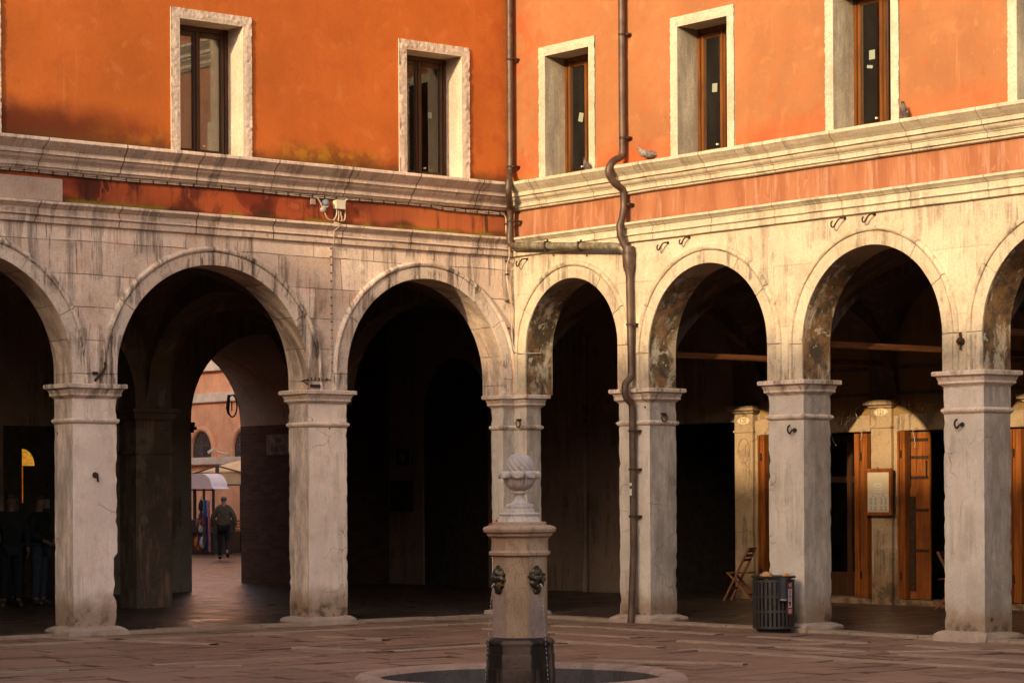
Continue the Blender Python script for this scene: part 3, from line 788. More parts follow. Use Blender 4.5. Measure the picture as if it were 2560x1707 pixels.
# ------------------------------------------------------------------ arcade interiors
XI = 5.3                      # inner wall of the right wing
YI = 9.84                     # inner wall of the left wing
def vault(mp, edges, d0, d1, name, par, zs=3.45, rise=1.72):
    b = MB()
    for i in range(len(edges) - 1):
        ua, ub = edges[i], edges[i + 1]
        def fn(s_, t_):
            q = max(sqrt(max(0, 1 - (2*s_ - 1)**2)), sqrt(max(0, 1 - (2*t_ - 1)**2)))
            return mp(ua + (ub - ua) * s_, d0 + (d1 - d0) * t_, zs + rise * q)
        b.grid(fn, 18, 18)
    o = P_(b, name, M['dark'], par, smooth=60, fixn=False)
    for u in edges:
        r_ = MB(); N = 24; rings = []
        for k in range(N + 1):
            t_ = k / N; d = d0 + (d1 - d0) * t_; z = zs + rise * sqrt(max(0, 1 - (2*t_ - 1)**2))
            zi = 3.3 + (rise - .05) * sqrt(max(0, 1 - (2*t_ - 1)**2)) * .93
            rings.append([mp(u - .16, d, zi), mp(u + .16, d, zi), mp(u + .16, d, z + .02), mp(u - .16, d, z + .02)])
        r_.rings(rings); r_.build('transverse_arch', M['dark'], o, smooth=0)
    return o
midL = [0.2] + [(a + c) / 2 for a, c in PL[1:]]
midR = [0.2] + [(a + c) / 2 for a, c in PR[1:]]
vault(ML, midL, .49, 4.7, 'vault', left)
vault(MR, midR, .505, XI, 'vault', right)
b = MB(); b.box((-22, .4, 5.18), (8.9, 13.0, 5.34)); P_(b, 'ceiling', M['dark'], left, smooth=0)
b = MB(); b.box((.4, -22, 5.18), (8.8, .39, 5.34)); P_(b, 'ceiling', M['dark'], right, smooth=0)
# second row of piers and arches of the left wing
PI = [(-3.10, -3.74), (-6.80, -7.46), (-10.52, -11.18), (-14.24, -14.9), (-17.96, -18.6)]
def ML2(u, d, z): return (u, d + 4.7, z)
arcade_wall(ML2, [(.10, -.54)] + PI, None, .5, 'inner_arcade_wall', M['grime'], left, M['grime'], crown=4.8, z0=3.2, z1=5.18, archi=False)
for i, (a, c) in enumerate([(.10, -.54)] + PI):
    if i == 0: continue
    b = MB(); poly = [(c, 4.7), (a, 4.7), (a, 5.2), (c, 5.2)]
    b.rings([[(q.x + .006 * nz((q.x, q.y, z), 5), q.y, z) for q in subdiv_ring(poly, .12)] for z in [FZ + (3.2 - FZ) * k / 20 for k in range(21)]])
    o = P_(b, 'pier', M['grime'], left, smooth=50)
    k1 = MB(); sweep_poly(k1, poly, [(q, z - .12) for q, z in CAP_PROF], .2, .003, i); k1.build('capital', M['grime'], o)
    k2 = MB(); sweep_poly(k2, poly, [(q, z - .32) for q, z in AST_PROF], .2, .003, i); k2.build('necking', M['grime'], o)
# pier standing in the corner where the two aisles meet
b = MB(); b.box((-.54, 4.7, 3.2), (.10, 5.2, 5.18)); P_(b, 'corbel_block', M['grime'], left, bevel=.02)
# inner end wall with the passage to the back street
b = MB()
b.box((-22, YI, FZ), (.42, 13.2, 5.18))                      # left of the passage
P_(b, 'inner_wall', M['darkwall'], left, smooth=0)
b = MB()
b.box((3.64, 10.6, FZ), (8.8, 13.2, 5.18)); P_(b, 'brick_wall', M['brick'], left, smooth=0)
b = MB(); N = 32; r = 1.61; uc, zc = 2.03, 3.21
for k in range(N):
    a0, a1 = pi * k / N, pi * (k + 1) / N
    p0 = (uc + r * cos(a0), zc + r * sin(a0)); p1 = (uc + r * cos(a1), zc + r * sin(a1))
    for y0 in (YI, 13.2): b.poly([(p0[0], y0, p0[1]), (p1[0], y0, p1[1]), (p1[0], y0, 5.18), (p0[0], y0, 5.18)])
    b.poly([(p0[0], YI, p0[1]), (p1[0], YI, p1[1]), (p1[0], 13.2, p1[1]), (p0[0], 13.2, p0[1])])
P_(b, 'passage_vault', M['darkwall'], left, smooth=40, fixn=False, merge=True)
b = MB()
for x0, x1 in ((.40, .52),):
    for z0, z1, e in ((3.02, 3.08, .10), (3.08, 3.16, .06), (2.97, 3.02, .04)): b.box((x0, YI - .04, z0), (x0 + .02 + e, YI + .35, z1))
P_(b, 'impost', M['grime'], left, bevel=.006)

# right wing inner wall -------------------------------------------------
def PX(b_, name, mats, **k): return P_(b_, name, mats, right, **k)
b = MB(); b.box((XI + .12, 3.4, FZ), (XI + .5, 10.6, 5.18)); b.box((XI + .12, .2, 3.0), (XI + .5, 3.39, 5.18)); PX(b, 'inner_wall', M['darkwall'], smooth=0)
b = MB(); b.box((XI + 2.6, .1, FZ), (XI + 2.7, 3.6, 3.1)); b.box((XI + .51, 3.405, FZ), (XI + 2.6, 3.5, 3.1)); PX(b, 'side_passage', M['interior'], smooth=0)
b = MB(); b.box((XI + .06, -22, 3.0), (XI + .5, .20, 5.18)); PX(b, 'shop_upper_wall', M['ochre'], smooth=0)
pil = [.31 - 3.04 * k for k in range(8)]           # pilaster lower edges
for k, y0 in enumerate(pil):
    b = MB()
    poly = [(XI, y0), (XI + .5, y0), (XI + .5, y0 + .42), (XI, y0 + .42)]
    b.rings([[(q.x + .004 * nz((q.x, q.y, z), 6, k), q.y + .004 * nz((q.x, q.y, z), 6, k + 3), z) for q in subdiv_ring(poly, .1)] for z in [FZ - .02 + (3.16 - FZ) * i / 24 for i in range(25)]])
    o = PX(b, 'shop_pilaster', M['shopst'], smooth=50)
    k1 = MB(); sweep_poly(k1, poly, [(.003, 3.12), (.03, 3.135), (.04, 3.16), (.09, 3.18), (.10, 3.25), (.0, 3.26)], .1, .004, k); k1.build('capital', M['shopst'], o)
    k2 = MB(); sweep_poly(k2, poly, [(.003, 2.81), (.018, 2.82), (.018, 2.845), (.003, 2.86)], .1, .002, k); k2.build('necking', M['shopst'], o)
    if k == 0:
        rl = MB()        # worn carved shield below the number
        for s_ in range(26):
            a = 2 * pi * s_ / 26; rl.tube([(XI - .004, y0 + .21 + .13 * cos(a) * (1 + .1 * sin(3*a)), 2.52 + .2 * sin(a)), (XI - .006, y0 + .21 + .13 * cos(a + .24), 2.52 + .2 * sin(a + .24))], .012, 6)
        for s_ in range(5): rl.tube([(XI - .003, y0 + .13 + .04 * s_, 2.42), (XI - .006, y0 + .12 + .045 * s_, 2.62)], .011, 6)
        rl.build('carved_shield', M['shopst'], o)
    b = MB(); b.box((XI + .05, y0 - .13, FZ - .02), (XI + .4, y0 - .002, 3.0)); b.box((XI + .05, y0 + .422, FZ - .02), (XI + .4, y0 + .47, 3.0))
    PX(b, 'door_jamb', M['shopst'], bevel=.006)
    ya, yb = y0 - .13, y0 - 3.04 + .47          # opening below the lintel (upper, lower edge)
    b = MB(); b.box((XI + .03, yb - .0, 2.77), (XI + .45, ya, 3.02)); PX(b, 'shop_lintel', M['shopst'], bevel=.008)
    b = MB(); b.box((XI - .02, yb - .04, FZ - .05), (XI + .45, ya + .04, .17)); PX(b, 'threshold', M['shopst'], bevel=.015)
    # dark wall pier above the pilaster, and timber rails on the upper wall
    b = MB(); b.box((XI - .02, y0 - .04, 3.262), (XI + .06, y0 + .46, 4.6)); PX(b, 'wall_pier', M['dark'], bevel=.02)
b = MB()
for z in (3.32, 3.72): b.box((XI + .02, -22, z), (XI + .06, .2, z + .05))
PX(b, 'wall_rail', M['dark'], smooth=0)
# shop rooms
b = MB()
b.poly([(8.6, -22, FZ), (8.6, .2, FZ), (8.6, .2, 3.2), (8.6, -22, 3.2)]); b.poly([(XI + .3, -22, 3.05), (XI + .3, .2, 3.05), (8.6, .2, 3.05), (8.6, -22, 3.05)])
for y0 in pil: b.poly([(XI + .5, y0 + .2, FZ), (8.6, y0 + .2, FZ), (8.6, y0 + .2, 3.1), (XI + .5, y0 + .2, 3.1)])
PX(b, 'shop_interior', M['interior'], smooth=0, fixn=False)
b = MB(); b.box((5.95, -2.25, FZ), (6.6, -.75, 2.03)); b.box((5.92, -2.27, 2.031), (6.6, -.73, 2.07)); b.box((6.0, -1.45, 2.071), (6.2, -1.30, 2.18))
PX(b, 'shop_counter', simple('cream_cabinet', (.66, .56, .40), .5, .05, 4), bevel=.01)
# shutters and glazed doors
def shutter(y0, y1, x0, x1, z0, z1, boards, rails=True, hinges=True, horiz=False):
    b = MB(); n = boards
    ax = abs(y1 - y0) > abs(x1 - x0)
    for k in range(n):
        if ax:
            a = y0 + (y1 - y0) * k / n; c_ = y0 + (y1 - y0) * (k + 1) / n
            off = .012 * ((k * 7) % 3)
            b.box((x0 + off, a + .002, z0), (x1, c_ - .002, z1))
        else:
            a = x0 + (x1 - x0) * k / n; c_ = x0 + (x1 - x0) * (k + 1) / n
            b.box((a + .002, y0, z0), (c_ - .002, y1, z1))
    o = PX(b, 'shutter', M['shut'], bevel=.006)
    if hinges:
        h = MB()
        for z in (z0 + .35, z1 - .35):
            yc = (y0 + y1) / 2; h.box((x0 - .012, yc - .015, z - .06), (x0 + .004, yc + .015, z + .06))
        h.build('hinge', M['iron'], o)
    return o
for k, y0 in enumerate(pil):
    yo = y0 - .13; ye = y0 + .47
    # folded leaves beside the pilaster, towards the camera side (lower y) and the far side
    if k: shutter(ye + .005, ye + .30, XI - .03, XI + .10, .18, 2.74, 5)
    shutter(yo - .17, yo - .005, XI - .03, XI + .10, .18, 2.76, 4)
    # standing board door with iron straps
    b = MB(); d0 = yo - .19
    ang = .25
    for q in range(3):
        ya, yb_ = d0 - .135 * q, d0 - .135 * (q + 1) + .003
        b.box((XI + .06, yb_, .18), (XI + .10, ya, 2.74))
    o = PX(b, 'board_door', M['shut'], bevel=.004)
    hb = MB()
    for z in (2.6, 2.33, 2.02, 1.52, .9): hb.box((XI + .046, d0 - .38, z), (XI + .062, d0 - .02, z + .045))
    hb.tube([(XI + .03, d0 - .02, 2.74), (XI + .03, d0 - .03, 1.95), (XI + .02, d0 - .035, 1.90)], .014, 6)
    hb.tube([(XI + .03, d0 - .36, 2.30), (XI + .03, d0 - .36, 2.06)], .010, 6)
    hb.box((XI + .04, d0 - .12, .3), (XI + .064, d0 - .002, 1.75))
    hb.build('iron_strap', M['iron'], o)
    # glazed inner door set back in the opening
    t = MB(); yl, yr = yo - .65, y0 - 3.04 + .80
    xg = XI + .42
    n = 3
    for q in range(n + 1):
        yy = yl + (yr - yl) * q / n; t.box((xg, yy - .05, .17), (xg + .06, yy + .05, 2.74))
    for q in range(n):
        a = yl + (yr - yl) * q / n; c_ = yl + (yr - yl) * (q + 1) / n
        t.box((xg + .004, c_ + .051, .172), (xg + .056, a - .051, .55)); t.box((xg + .004, c_ + .051, 2.64), (xg + .056, a - .051, 2.738)); t.box((xg + .004, c_ + .051, 1.98), (xg + .056, a - .051, 2.08))
    o = PX(t, 'shop_door', M['wood_dk'], bevel=.005)
    for q in range(n):
        a = yl + (yr - yl) * q / n; c_ = yl + (yr - yl) * (q + 1) / n
        gp = MB(); gp.box((xg + .027, c_ + .05, .55), (xg + .033, a - .05, 2.64)); gp.build('pane', M['glass'], o, smooth=0)
# tie beams across the right aisle
for i in range(1, 8):
    yc = (PR[i][0] + PR[i][1]) / 2 if i < len(PR) else 0
    b = MB(); b.bar((.50, yc, 3.80), (XI + .1, yc, 3.80), .10, .085); PX(b, 'tie_beam', M['beam'], bevel=.006)
# arched dark doorway and plain plaster on the corner hall wall
b = MB(); N = 24; yc, r0, zc0 = 8.4, 1.02, 3.4
prof = []
for rr, xd in ((r0 + .22, XI + .12), (r0 + .22, XI + .07), (r0, XI + .06), (r0, XI + .12)):
    prof.append((rr, xd))
rings = []
for k in range(-1, N + 2):
    if k == -1: ring = [(xd, yc + rr, FZ) for rr, xd in prof]
    elif k == N + 1: ring = [(xd, yc - rr, FZ) for rr, xd in prof]
    else: ring = [(xd, yc + rr * cos(pi * k / N), zc0 + rr * sin(pi * k / N)) for rr, xd in prof]
    rings.append(ring)
b.rings(rings, False, False, False); PX(b, 'door_surround', M['darkwall'], smooth=40)
b = MB(); b.poly([(XI + .105, yc + r0 * cos(pi * k / N), zc0 + r0 * sin(pi * k / N)) for k in range(N + 1)] + [(XI + .105, yc - r0, FZ), (XI + .105, yc + r0, FZ)])
PX(b, 'hall_door', M['interior'], smooth=0)
# ------------------------------------------------------------------ drainpipes
def smooth_path(pts, n=6):
    P = [Vector(p) for p in pts]; out = []
    for i in range(len(P) - 1):
        p0, p1, p2, p3 = P[max(i-1, 0)], P[i], P[i+1], P[min(i+2, len(P)-1)]
        for k in range(n):
            t = k / n
            out.append(.5 * ((2*p1) + (p2 - p0) * t + (2*p0 - 5*p1 + 4*p2 - p3) * t*t + (3*p1 - p0 - 3*p2 + p3) * t**3))
    out.append(P[-1]); return out
PR_ = .05
dp = empty('drainpipe', (-.1, -2.7, 0), 0, 'long brown drainpipe with a funnel joint running down the sunlit wall to the ground', 'drainpipe')
x0 = -.095
path = [(x0, -2.58, 9.4), (x0, -2.58, 8.4), (x0, -2.58, 7.4), (x0, -2.585, 6.75)] + smooth_path([(x0, -2.585, 6.66), (-.13, -2.59, 6.575), (-.28, -2.60, 6.50), (-.365, -2.60, 6.40), (-.365, -2.60, 6.30), (-.27, -2.605, 6.19), (-.13, -2.61, 6.11), (x0 - .01, -2.61, 6.02)]) + [(x0 - .01, -2.615, 5.85), (-.15, -2.62, 5.68), (-.19, -2.62, 5.6), (-.19, -2.63, 5.45), (-.15, -2.66, 5.34), (-.11, -2.685, 5.27), (-.09, -2.69, 5.22)]
b = MB(); b.tube(path, PR_, 14); adopt(b.build('upper_pipe', M['copper'], smooth=60), dp)
b = MB(); b.tube([(-.09, -2.69, 5.30), (-.09, -2.69, 5.215), (-.09, -2.692, 5.20), (-.09, -2.695, 5.02), (-.088, -2.70, 4.93), (-.088, -2.70, 4.90)], [.086, .086, .09, .085, .058, .056], 16)
for z in (5.225, 5.205, 4.965): b.tube([(-.09, -2.692, z), (-.09, -2.692, z - .012)], .093 if z > 5 else .072, 16)
adopt(b.build('funnel', M['copper'], smooth=50), dp)
path = [(-.088, -2.70, 4.95), (-.085, -2.71, 4.4), (-.08, -2.72, 3.9), (-.08, -2.725, 3.62)] + smooth_path([(-.08, -2.725, 3.56), (-.10, -2.73, 3.46), (-.19, -2.735, 3.37), (-.215, -2.74, 3.27), (-.19, -2.74, 3.17), (-.10, -2.745, 3.08), (-.08, -2.745, 2.98)]) + [(-.08, -2.745, 2.9), (-.08, -2.75, 1.9), (-.08, -2.755, 1.0), (-.13, -2.755, .13), (-.14, -2.755, .0)]
b = MB(); b.tube(path, PR_, 14); adopt(b.build('lower_pipe', M['copper'], smooth=60), dp)
b = MB()
for z, yy in ((8.3, -2.58), (6.84, -2.585), (5.9, -2.612), (4.2, -2.715), (2.70, -2.747), (2.16, -2.75), (1.5, -2.752)):
    b = MB(); b.tube([(-.09, yy, z + .016), (-.09, yy, z - .016)], .057, 14); b.box((-.085, yy - .11, z - .014), (-.01, yy - .05, z + .014))
    adopt(b.build('pipe_bracket', M['iron'], smooth=50), dp)
g2 = simple('torn_white_sticker', (.6, .58, .55), .7, .2, 30)
b = MB()
for z, h in ((1.95, .04), (1.84, .09)):
    b.rings([[(-.08 - .0515 * cos(a), -2.75 + .0515 * sin(a), zz) for a in (-.45, -.15, .15, .5)] for zz in (z - h / 2, z + h / 2)], False, False, False)
adopt(b.build('sticker', g2, smooth=0, fixn=False), dp)

dq = empty('drainpipe', (-.12, -.12, 6), 0, 'brown corner drainpipe that bends at its foot into a greenish horizontal run to the funnel', 'drainpipe')
q0 = (-.115, -.085)
path = [(*q0, 9.4), (*q0, 8), (*q0, 6.75)] + smooth_path([(*q0, 6.64), (-.20, -.17, 6.55), (-.36, -.345, 6.47), (-.39, -.375, 6.38), (-.38, -.365, 6.28), (-.26, -.24, 6.16), (-.17, -.14, 6.08), (-.15, -.12, 5.98)]) + [(-.15, -.12, 5.8), (-.19, -.15, 5.70), (-.19, -.15, 5.64)] + smooth_path([(-.19, -.15, 5.60), (-.185, -.16, 5.55), (-.18, -.22, 5.515), (-.17, -.34, 5.505)])
b = MB(); b.tube(path, PR_, 14); adopt(b.build('upright_pipe', M['copper'], smooth=60), dq)
g3 = G('greenish_copper_pipe'); p = g3.pos(); n = g3.noise(g3.mapv(p, (4, 14, 9)), 1, 5, .65)
M['verdigris'] = g3.done(g3.mix(g3.step(n, .40, .64), (.13, .085, .055), (.22, .23, .165)), .55, .4, .2)
b = MB(); b.tube([(-.17, -.30, 5.508), (-.165, -.9, 5.455), (-.165, -1.7, 5.385), (-.165, -2.35, 5.33)] + smooth_path([(-.165, -2.42, 5.325), (-.15, -2.55, 5.30), (-.11, -2.62, 5.24), (-.09, -2.645, 5.18)]), PR_ + .003, 14); adopt(b.build('horizontal_run', M['verdigris'], smooth=60), dq)
b = MB()
for z in (8.3, 6.70, 5.88):
    q = q0 if z > 6.1 else (-.15, -.12)
    b = MB(); b.tube([(*q, z + .016), (*q, z - .016)], .057, 14); b.box((q[0] - .01, q[1] - .10, z - .012), (-.004, q[1] - .045, z + .012))
    adopt(b.build('pipe_bracket', M['iron'], smooth=50), dq)
for yy in (-1.0, -1.75):
    z = 5.505 - (yy + .34) * -.0873; b = MB(); b.bar((-.165, yy + .015, z), (-.165, yy - .015, z), .125, .125); b.box((-.175, yy - .012, z - .09), (-.155, yy + .012, z + .09)); b.box((-.12, yy - .012, z - .01), (-.06, yy + .012, z + .01)); adopt(b.build('pipe_bracket', M['iron'], smooth=50), dq)

# ------------------------------------------------------------------ cables, boxes, lamps on the left wing
cb = empty('wall_cable', (-5, 0, 6), 0, 'pale clipped cable run in short segments along the red band under the cornice', 'cable')
b = MB(); c2 = MB(); uu = -9.8
def conz(u): return 6.045 - .0 * u + .008 * sin(u * 2.1) + (-.02 if u > -1.5 else 0)
while uu < -.2:
    L_ = .20 + .03 * random.random(); e = min(uu + L_, -.17); jz = random.uniform(-.006, .006)
    b.tube([(uu + .01, -.018, conz(uu) + jz - .012), (e - .01, -.018, conz(e) - jz - .012)], .011, 6); b.tube([(uu + .01, -.016, conz(uu) - .034), (e - .01, -.016, conz(e) - .034)], .008, 6)
    c2 = MB(); c2.box((uu - .008, -.030, conz(uu) - .046), (uu + .006, .014, conz(uu) + .002)); adopt(c2.build('cable_clip', M['clip'], smooth=0), cb); uu += L_
adopt(b.build('cable_sheath', M['cable']), cb)
cc = empty('corner_cable', (-.15, -.02, 5), 0, 'thin pale cable dropping down the inner corner and across the corner pillar', 'cable')
b = MB(); b.tube(smooth_path([(-.20, -.02, 6.0), (-.15, -.02, 5.93), (-.14, -.02, 5.70), (-.145, -.16, 5.64), (-.14, -.16, 5.60), (-.14, -.085, 5.5), (-.14, -.08, 5.36), (-.145, -.02, 5.2), (-.14, -.045, 4.9), (-.05, -.035, 4.6), (-.06, -.035, 4.25), (-.05, -.06, 4.0), (-.04, -.13, 3.93), (-.035, -.28, 3.92), (.1, -.31, 3.915), (.27, -.31, 3.92)], 4), .011, 6)
adopt(b.build('cable_sheath', M['cable'], smooth=60), cc)
b = MB()
for z in (5.85, 5.3, 5.1, 4.7, 4.3): b.box((-.165, -.045, z - .01), (-.11, .012, z + .01))
adopt(b.build('cable_clip', M['clip'], smooth=0), cc)
cv = empty('drop_cable', (-3.32, 0, 4.5), 0, 'thin black clipped cable dropping from the junction box to the pillar capital', 'cable')
b = MB(); b.tube([(-3.28, -.02, 5.67), (-3.27, -.15, 5.64), (-3.29, -.15, 5.59), (-3.32, -.085, 5.54), (-3.32, -.08, 5.37), (-3.32, -.02, 5.33), (-3.32, -.02, 4.5), (-3.335, -.02, 3.48), (-3.36, -.02, 3.455), (-3.70, -.02, 3.44), (-3.74, -.005, 3.438), (-3.74, .25, 3.43)], .008, 6); adopt(b.build('cable_sheath', M['cable'], smooth=60), cv)
b = MB()
for k in range(16): z = 5.3 - k * .115; b.box((-3.331, -.030, z - .008), (-3.313, .005, z + .008))
for k in range(5): u = -3.42 - k * .065; b.box((u - .01, -.034, 3.43), (u + .008, .005, 3.47))
adopt(b.build('cable_clip', M['clip'], smooth=0), cv)
jb = empty('junction_box', (-3.2, 0, 5.9), 0, 'small cream junction box with three cable tails on the red band', 'junction box')
b = MB(); b.box((-3.275, -.075, 5.86), (-3.125, .014, 5.985)); adopt(b.build('box', M['boxw'], bevel=.008), jb)
b = MB(); b.box((-3.28, -.085, 5.858), (-3.12, -.0755, 5.988)); adopt(b.build('lid', M['boxw'], bevel=.004), jb)
b = MB()
for k, u in enumerate((-3.235, -3.20, -3.165)): b.tube(smooth_path([(u, -.03, 5.86), (u, -.03, 5.79), (u + .02 * (k - 1), -.03, 5.745), (u + .03 * (k - 1) - .01, -.03, 5.715), (-3.29 + .09 * k, -.025, 5.70)], 4), .010, 6)
b.tube(smooth_path([(-3.165, -.025, 5.70), (-3.11, -.025, 5.71), (-3.085, -.025, 5.77), (-3.085, -.025, 5.95), (-3.07, -.025, 6.0), (-3.02, -.025, 6.01)], 4), .012, 6)
b.tube(smooth_path([(-3.27, -.025, 5.70), (-3.34, -.025, 5.70), (-3.40, -.025, 5.73), (-3.44, -.03, 5.80)], 4), .009, 6)
adopt(b.build('cable_tail', M['cable'], smooth=60), jb)
lp = empty('wall_lamp', (-3.43, 0, 5.9), 0, 'little round grey wall lamp with blue glass, left of the cream junction box', 'wall lamp')
b = MB()
b.rings([[(-3.425 + r * cos(2*pi*k/16), -d, 5.935 + r * sin(2*pi*k/16)) for k in range(16)] for r, d in ((.045, -.01), (.045, .03), (.052, .035), (.048, .06), (.03, .085), (.008, .093))]); adopt(b.build('lamp_body', M['bluegrey'], smooth=50), lp)
b = MB(); b.rings([[(-3.455 + r * cos(2*pi*k/16), -d, 5.84 + r * sin(2*pi*k/16)) for k in range(16)] for r, d in ((.04, -.01), (.042, .03), (.03, .05), (.006, .056))]); adopt(b.build('lamp_base', simple('grey_plastic', (.33, .28, .25), .5), smooth=50), lp)
b = MB(); b.tube(smooth_path([(-3.62, -.02, 6.0), (-3.56, -.03, 5.99), (-3.51, -.03, 5.93), (-3.48, -.03, 5.885), (-3.42, -.06, 5.875), (-3.37, -.03, 5.92)], 5), .012, 6); adopt(b.build('cable_tail', M['cable'], smooth=60), lp)
b = MB(); b.box((-3.66, -.012, 5.90), (-3.58, .016, 6.0)); tag(b.build('wall_patch', M['darkwall'], bevel=.004), 'square mortar patch on the red band beside the round lamp', 'patch')

# ------------------------------------------------------------------ ironwork on the walls
def hook(y, z, s=1, label='', mir=1, x=-.0):
    o = empty('wall_hook', (x, y, z), 0, label, 'hook', 'iron scroll hooks above the arches')
    s *= 1.0
    b = MB(); pts = [(.01, -.055, .035), (-.05, -.055, .035), (-.075, -.05, .03), (-.078, -.02, .012), (-.078, .012, -.022), (-.078, .035, -.05), (-.078, .062, -.045), (-.078, .072, -.012), (-.078, .052, .012)]
    b.tube(smooth_path([(q[0] * s, q[1] * s, q[2] * s) for q in pts], 5), .0105, 7); b.build('hook_scroll', M['iron'], o, smooth=60)
    b = MB(); b.tube([(.01, -.055 * s, .035 * s), (-.012, -.055 * s, .035 * s)], .022, 8); b.build('hook_root', M['iron'], o, smooth=50)
    return o
hook(-.27, 5.27, 1.2, 'rusty scroll hook above the narrow corner arch beside the drainpipe corner')
hook(-3.36, 5.26, 1.1, 'rusty scroll hook above the middle sunlit arch, farther from its crown')
hook(-3.80, 5.30, 1.0, 'rusty scroll hook above the middle sunlit arch, close to the crown')
hook(-6.70, 5.29, 1.25, 'thick rusty scroll hook left of the crown of the arch near the right edge')
hook(-7.22, 5.30, 1.1, 'rusty scroll hook right at the crown of the arch near the right edge')
def ring(loc, nrm, label, r=.05):
    o = empty('iron_ring', loc, 0, label, 'ring', 'mooring rings on the pillars')
    nv = Vector(nrm); sd = Vector((-nv.y, nv.x, 0))
    b = MB(); b.tube([nv * -.01, nv * .05], .016, 8); b.bar(nv * .03 - sd * .05 + Vector((0, 0, .012)), nv * .03 + sd * .05 + Vector((0, 0, .012)), .02, .022); b.build('staple', M['iron'], o)
    b = MB(); b.tube([nv * .045 + sd * r * cos(2*pi*k/18) + Vector((0, 0, -r + r * sin(2*pi*k/18))) for k in range(19)], .009, 6, caps=False); b.build('loop', M['iron'], o, smooth=60)
ring((0, -.15, 2.92), (-1, 0, 0), 'dark iron ring on the corner pillar behind the fountain')
ring((.24, -3.017, 2.93), (0, -1, 0), 'dark iron ring on the side face of the pillar with the drainpipe')
def hookring(y, z, label):
    o = empty('pillar_hook', (0, y, z), 0, label, 'hook')
    b = MB(); b.tube(smooth_path([(.01, 0, 0), (-.05, 0, 0), (-.06, .03, -.04), (-.06, .06, -.03), (-.06, .075, .01), (-.06, .06, .05), (-.06, .035, .06)], 4), .013, 7); b.tube([(.005, -.005, 0), (-.02, -.005, 0)], .03, 8); b.build('hook', M['iron'], o, smooth=50)
hookring(-5.85, 2.64, 'curled rusty hook on the front of the pillar behind the litter bin')
hookring(-8.70, 2.64, 'curled rusty hook on the front of the rightmost pillar')
o = empty('iron_bracket', (-8.7, 0, 3.65), 0) if False else empty('iron_bracket', (0, -8.7, 3.65), 0, 'rusty iron stub above the capital of the rightmost pillar', 'bracket')
b = MB(); b.tube([(.02, 0, 0), (-.05, 0, .01), (-.09, 0, .0)], [.05, .045, .02], 8); b.tube([(-.02, 0, .02), (-.03, .005, .12)], .018, 6); b.tube([(-.02, 0, 0), (-.03, 0, -.10)], .015, 6); b.build('stub', M['iron'], o)
o = empty('iron_bracket', (-7.05, 0, 3.42), 0, 'bent rusty iron bracket above the capital of the leftmost pillar', 'bracket')
b = MB(); b.tube(smooth_path([(-.05, .01, -.08), (-.02, -.05, -.02), (.04, -.09, .07), (.05, -.10, .12), (.035, -.10, .16)], 4), .018, 6); b.box((-.09, -.03, .0), (-.02, .01, .04)); b.build('arm', M['iron'], o)
o = empty('iron_bracket', (-3.62, 0, 3.355), 0, 'short black iron bar fixed above the capital of the second pillar from the left', 'bracket')
b = MB(); b.box((-.08, -.06, -.02), (.07, .01, .02)); b.tube([(-.12, -.05, .01), (-.2, .0, .07), (-.1, -.02, .09)], .01, 6); b.build('bar', M['iron'], o)
o = empty('wall_spike', (-7.11, 0, 2.1), 0, 'black iron spike in the face of the leftmost pillar', 'spike')
b = MB(); b.tube([(0, .01, 0), (0, -.04, 0)], [.045, .035], 9); b.tube([(.02, -.03, 0), (.025, -.035, -.09)], .014, 6); b.build('spike', M['iron'], o)

# ------------------------------------------------------------------ skin-built figures
def skin(name, pts, edges, mat, parent=None, sub=2, root=0):
    """pts: name -> (pos, r or (rx, ry)); grows one continuous surface along the edges."""
    keys = list(pts); ix = {k: i for i, k in enumerate(keys)}
    me = bpy.data.meshes.new(name); me.from_pydata([pts[k][0] for k in keys], [(ix[a], ix[b_]) for a, b_ in edges], [])
    o = bpy.data.objects.new(name, me); COL.objects.link(o)
    md = o.modifiers.new('skin', 'SKIN'); md.use_smooth_shade = True
    if sub: sb = o.modifiers.new('sub', 'SUBSURF'); sb.levels = sub; sb.render_levels = sub
    dat = me.skin_vertices[0].data
    for k in keys:
        r = pts[k][1]; dat[ix[k]].radius = r if isinstance(r, tuple) else (r, r); dat[ix[k]].use_root = ix[k] == root
    dg = bpy.context.evaluated_depsgraph_get(); dg.update()
    m2 = bpy.data.meshes.new_from_object(o.evaluated_get(dg)); m2.name = name
    o.modifiers.clear(); o.data = m2; bpy.data.meshes.remove(me)
    m2.materials.clear(); m2.materials.append(mat)
    m2.polygons.foreach_set('use_smooth', [True] * len(m2.polygons))
    if parent: o.parent = parent
    return o

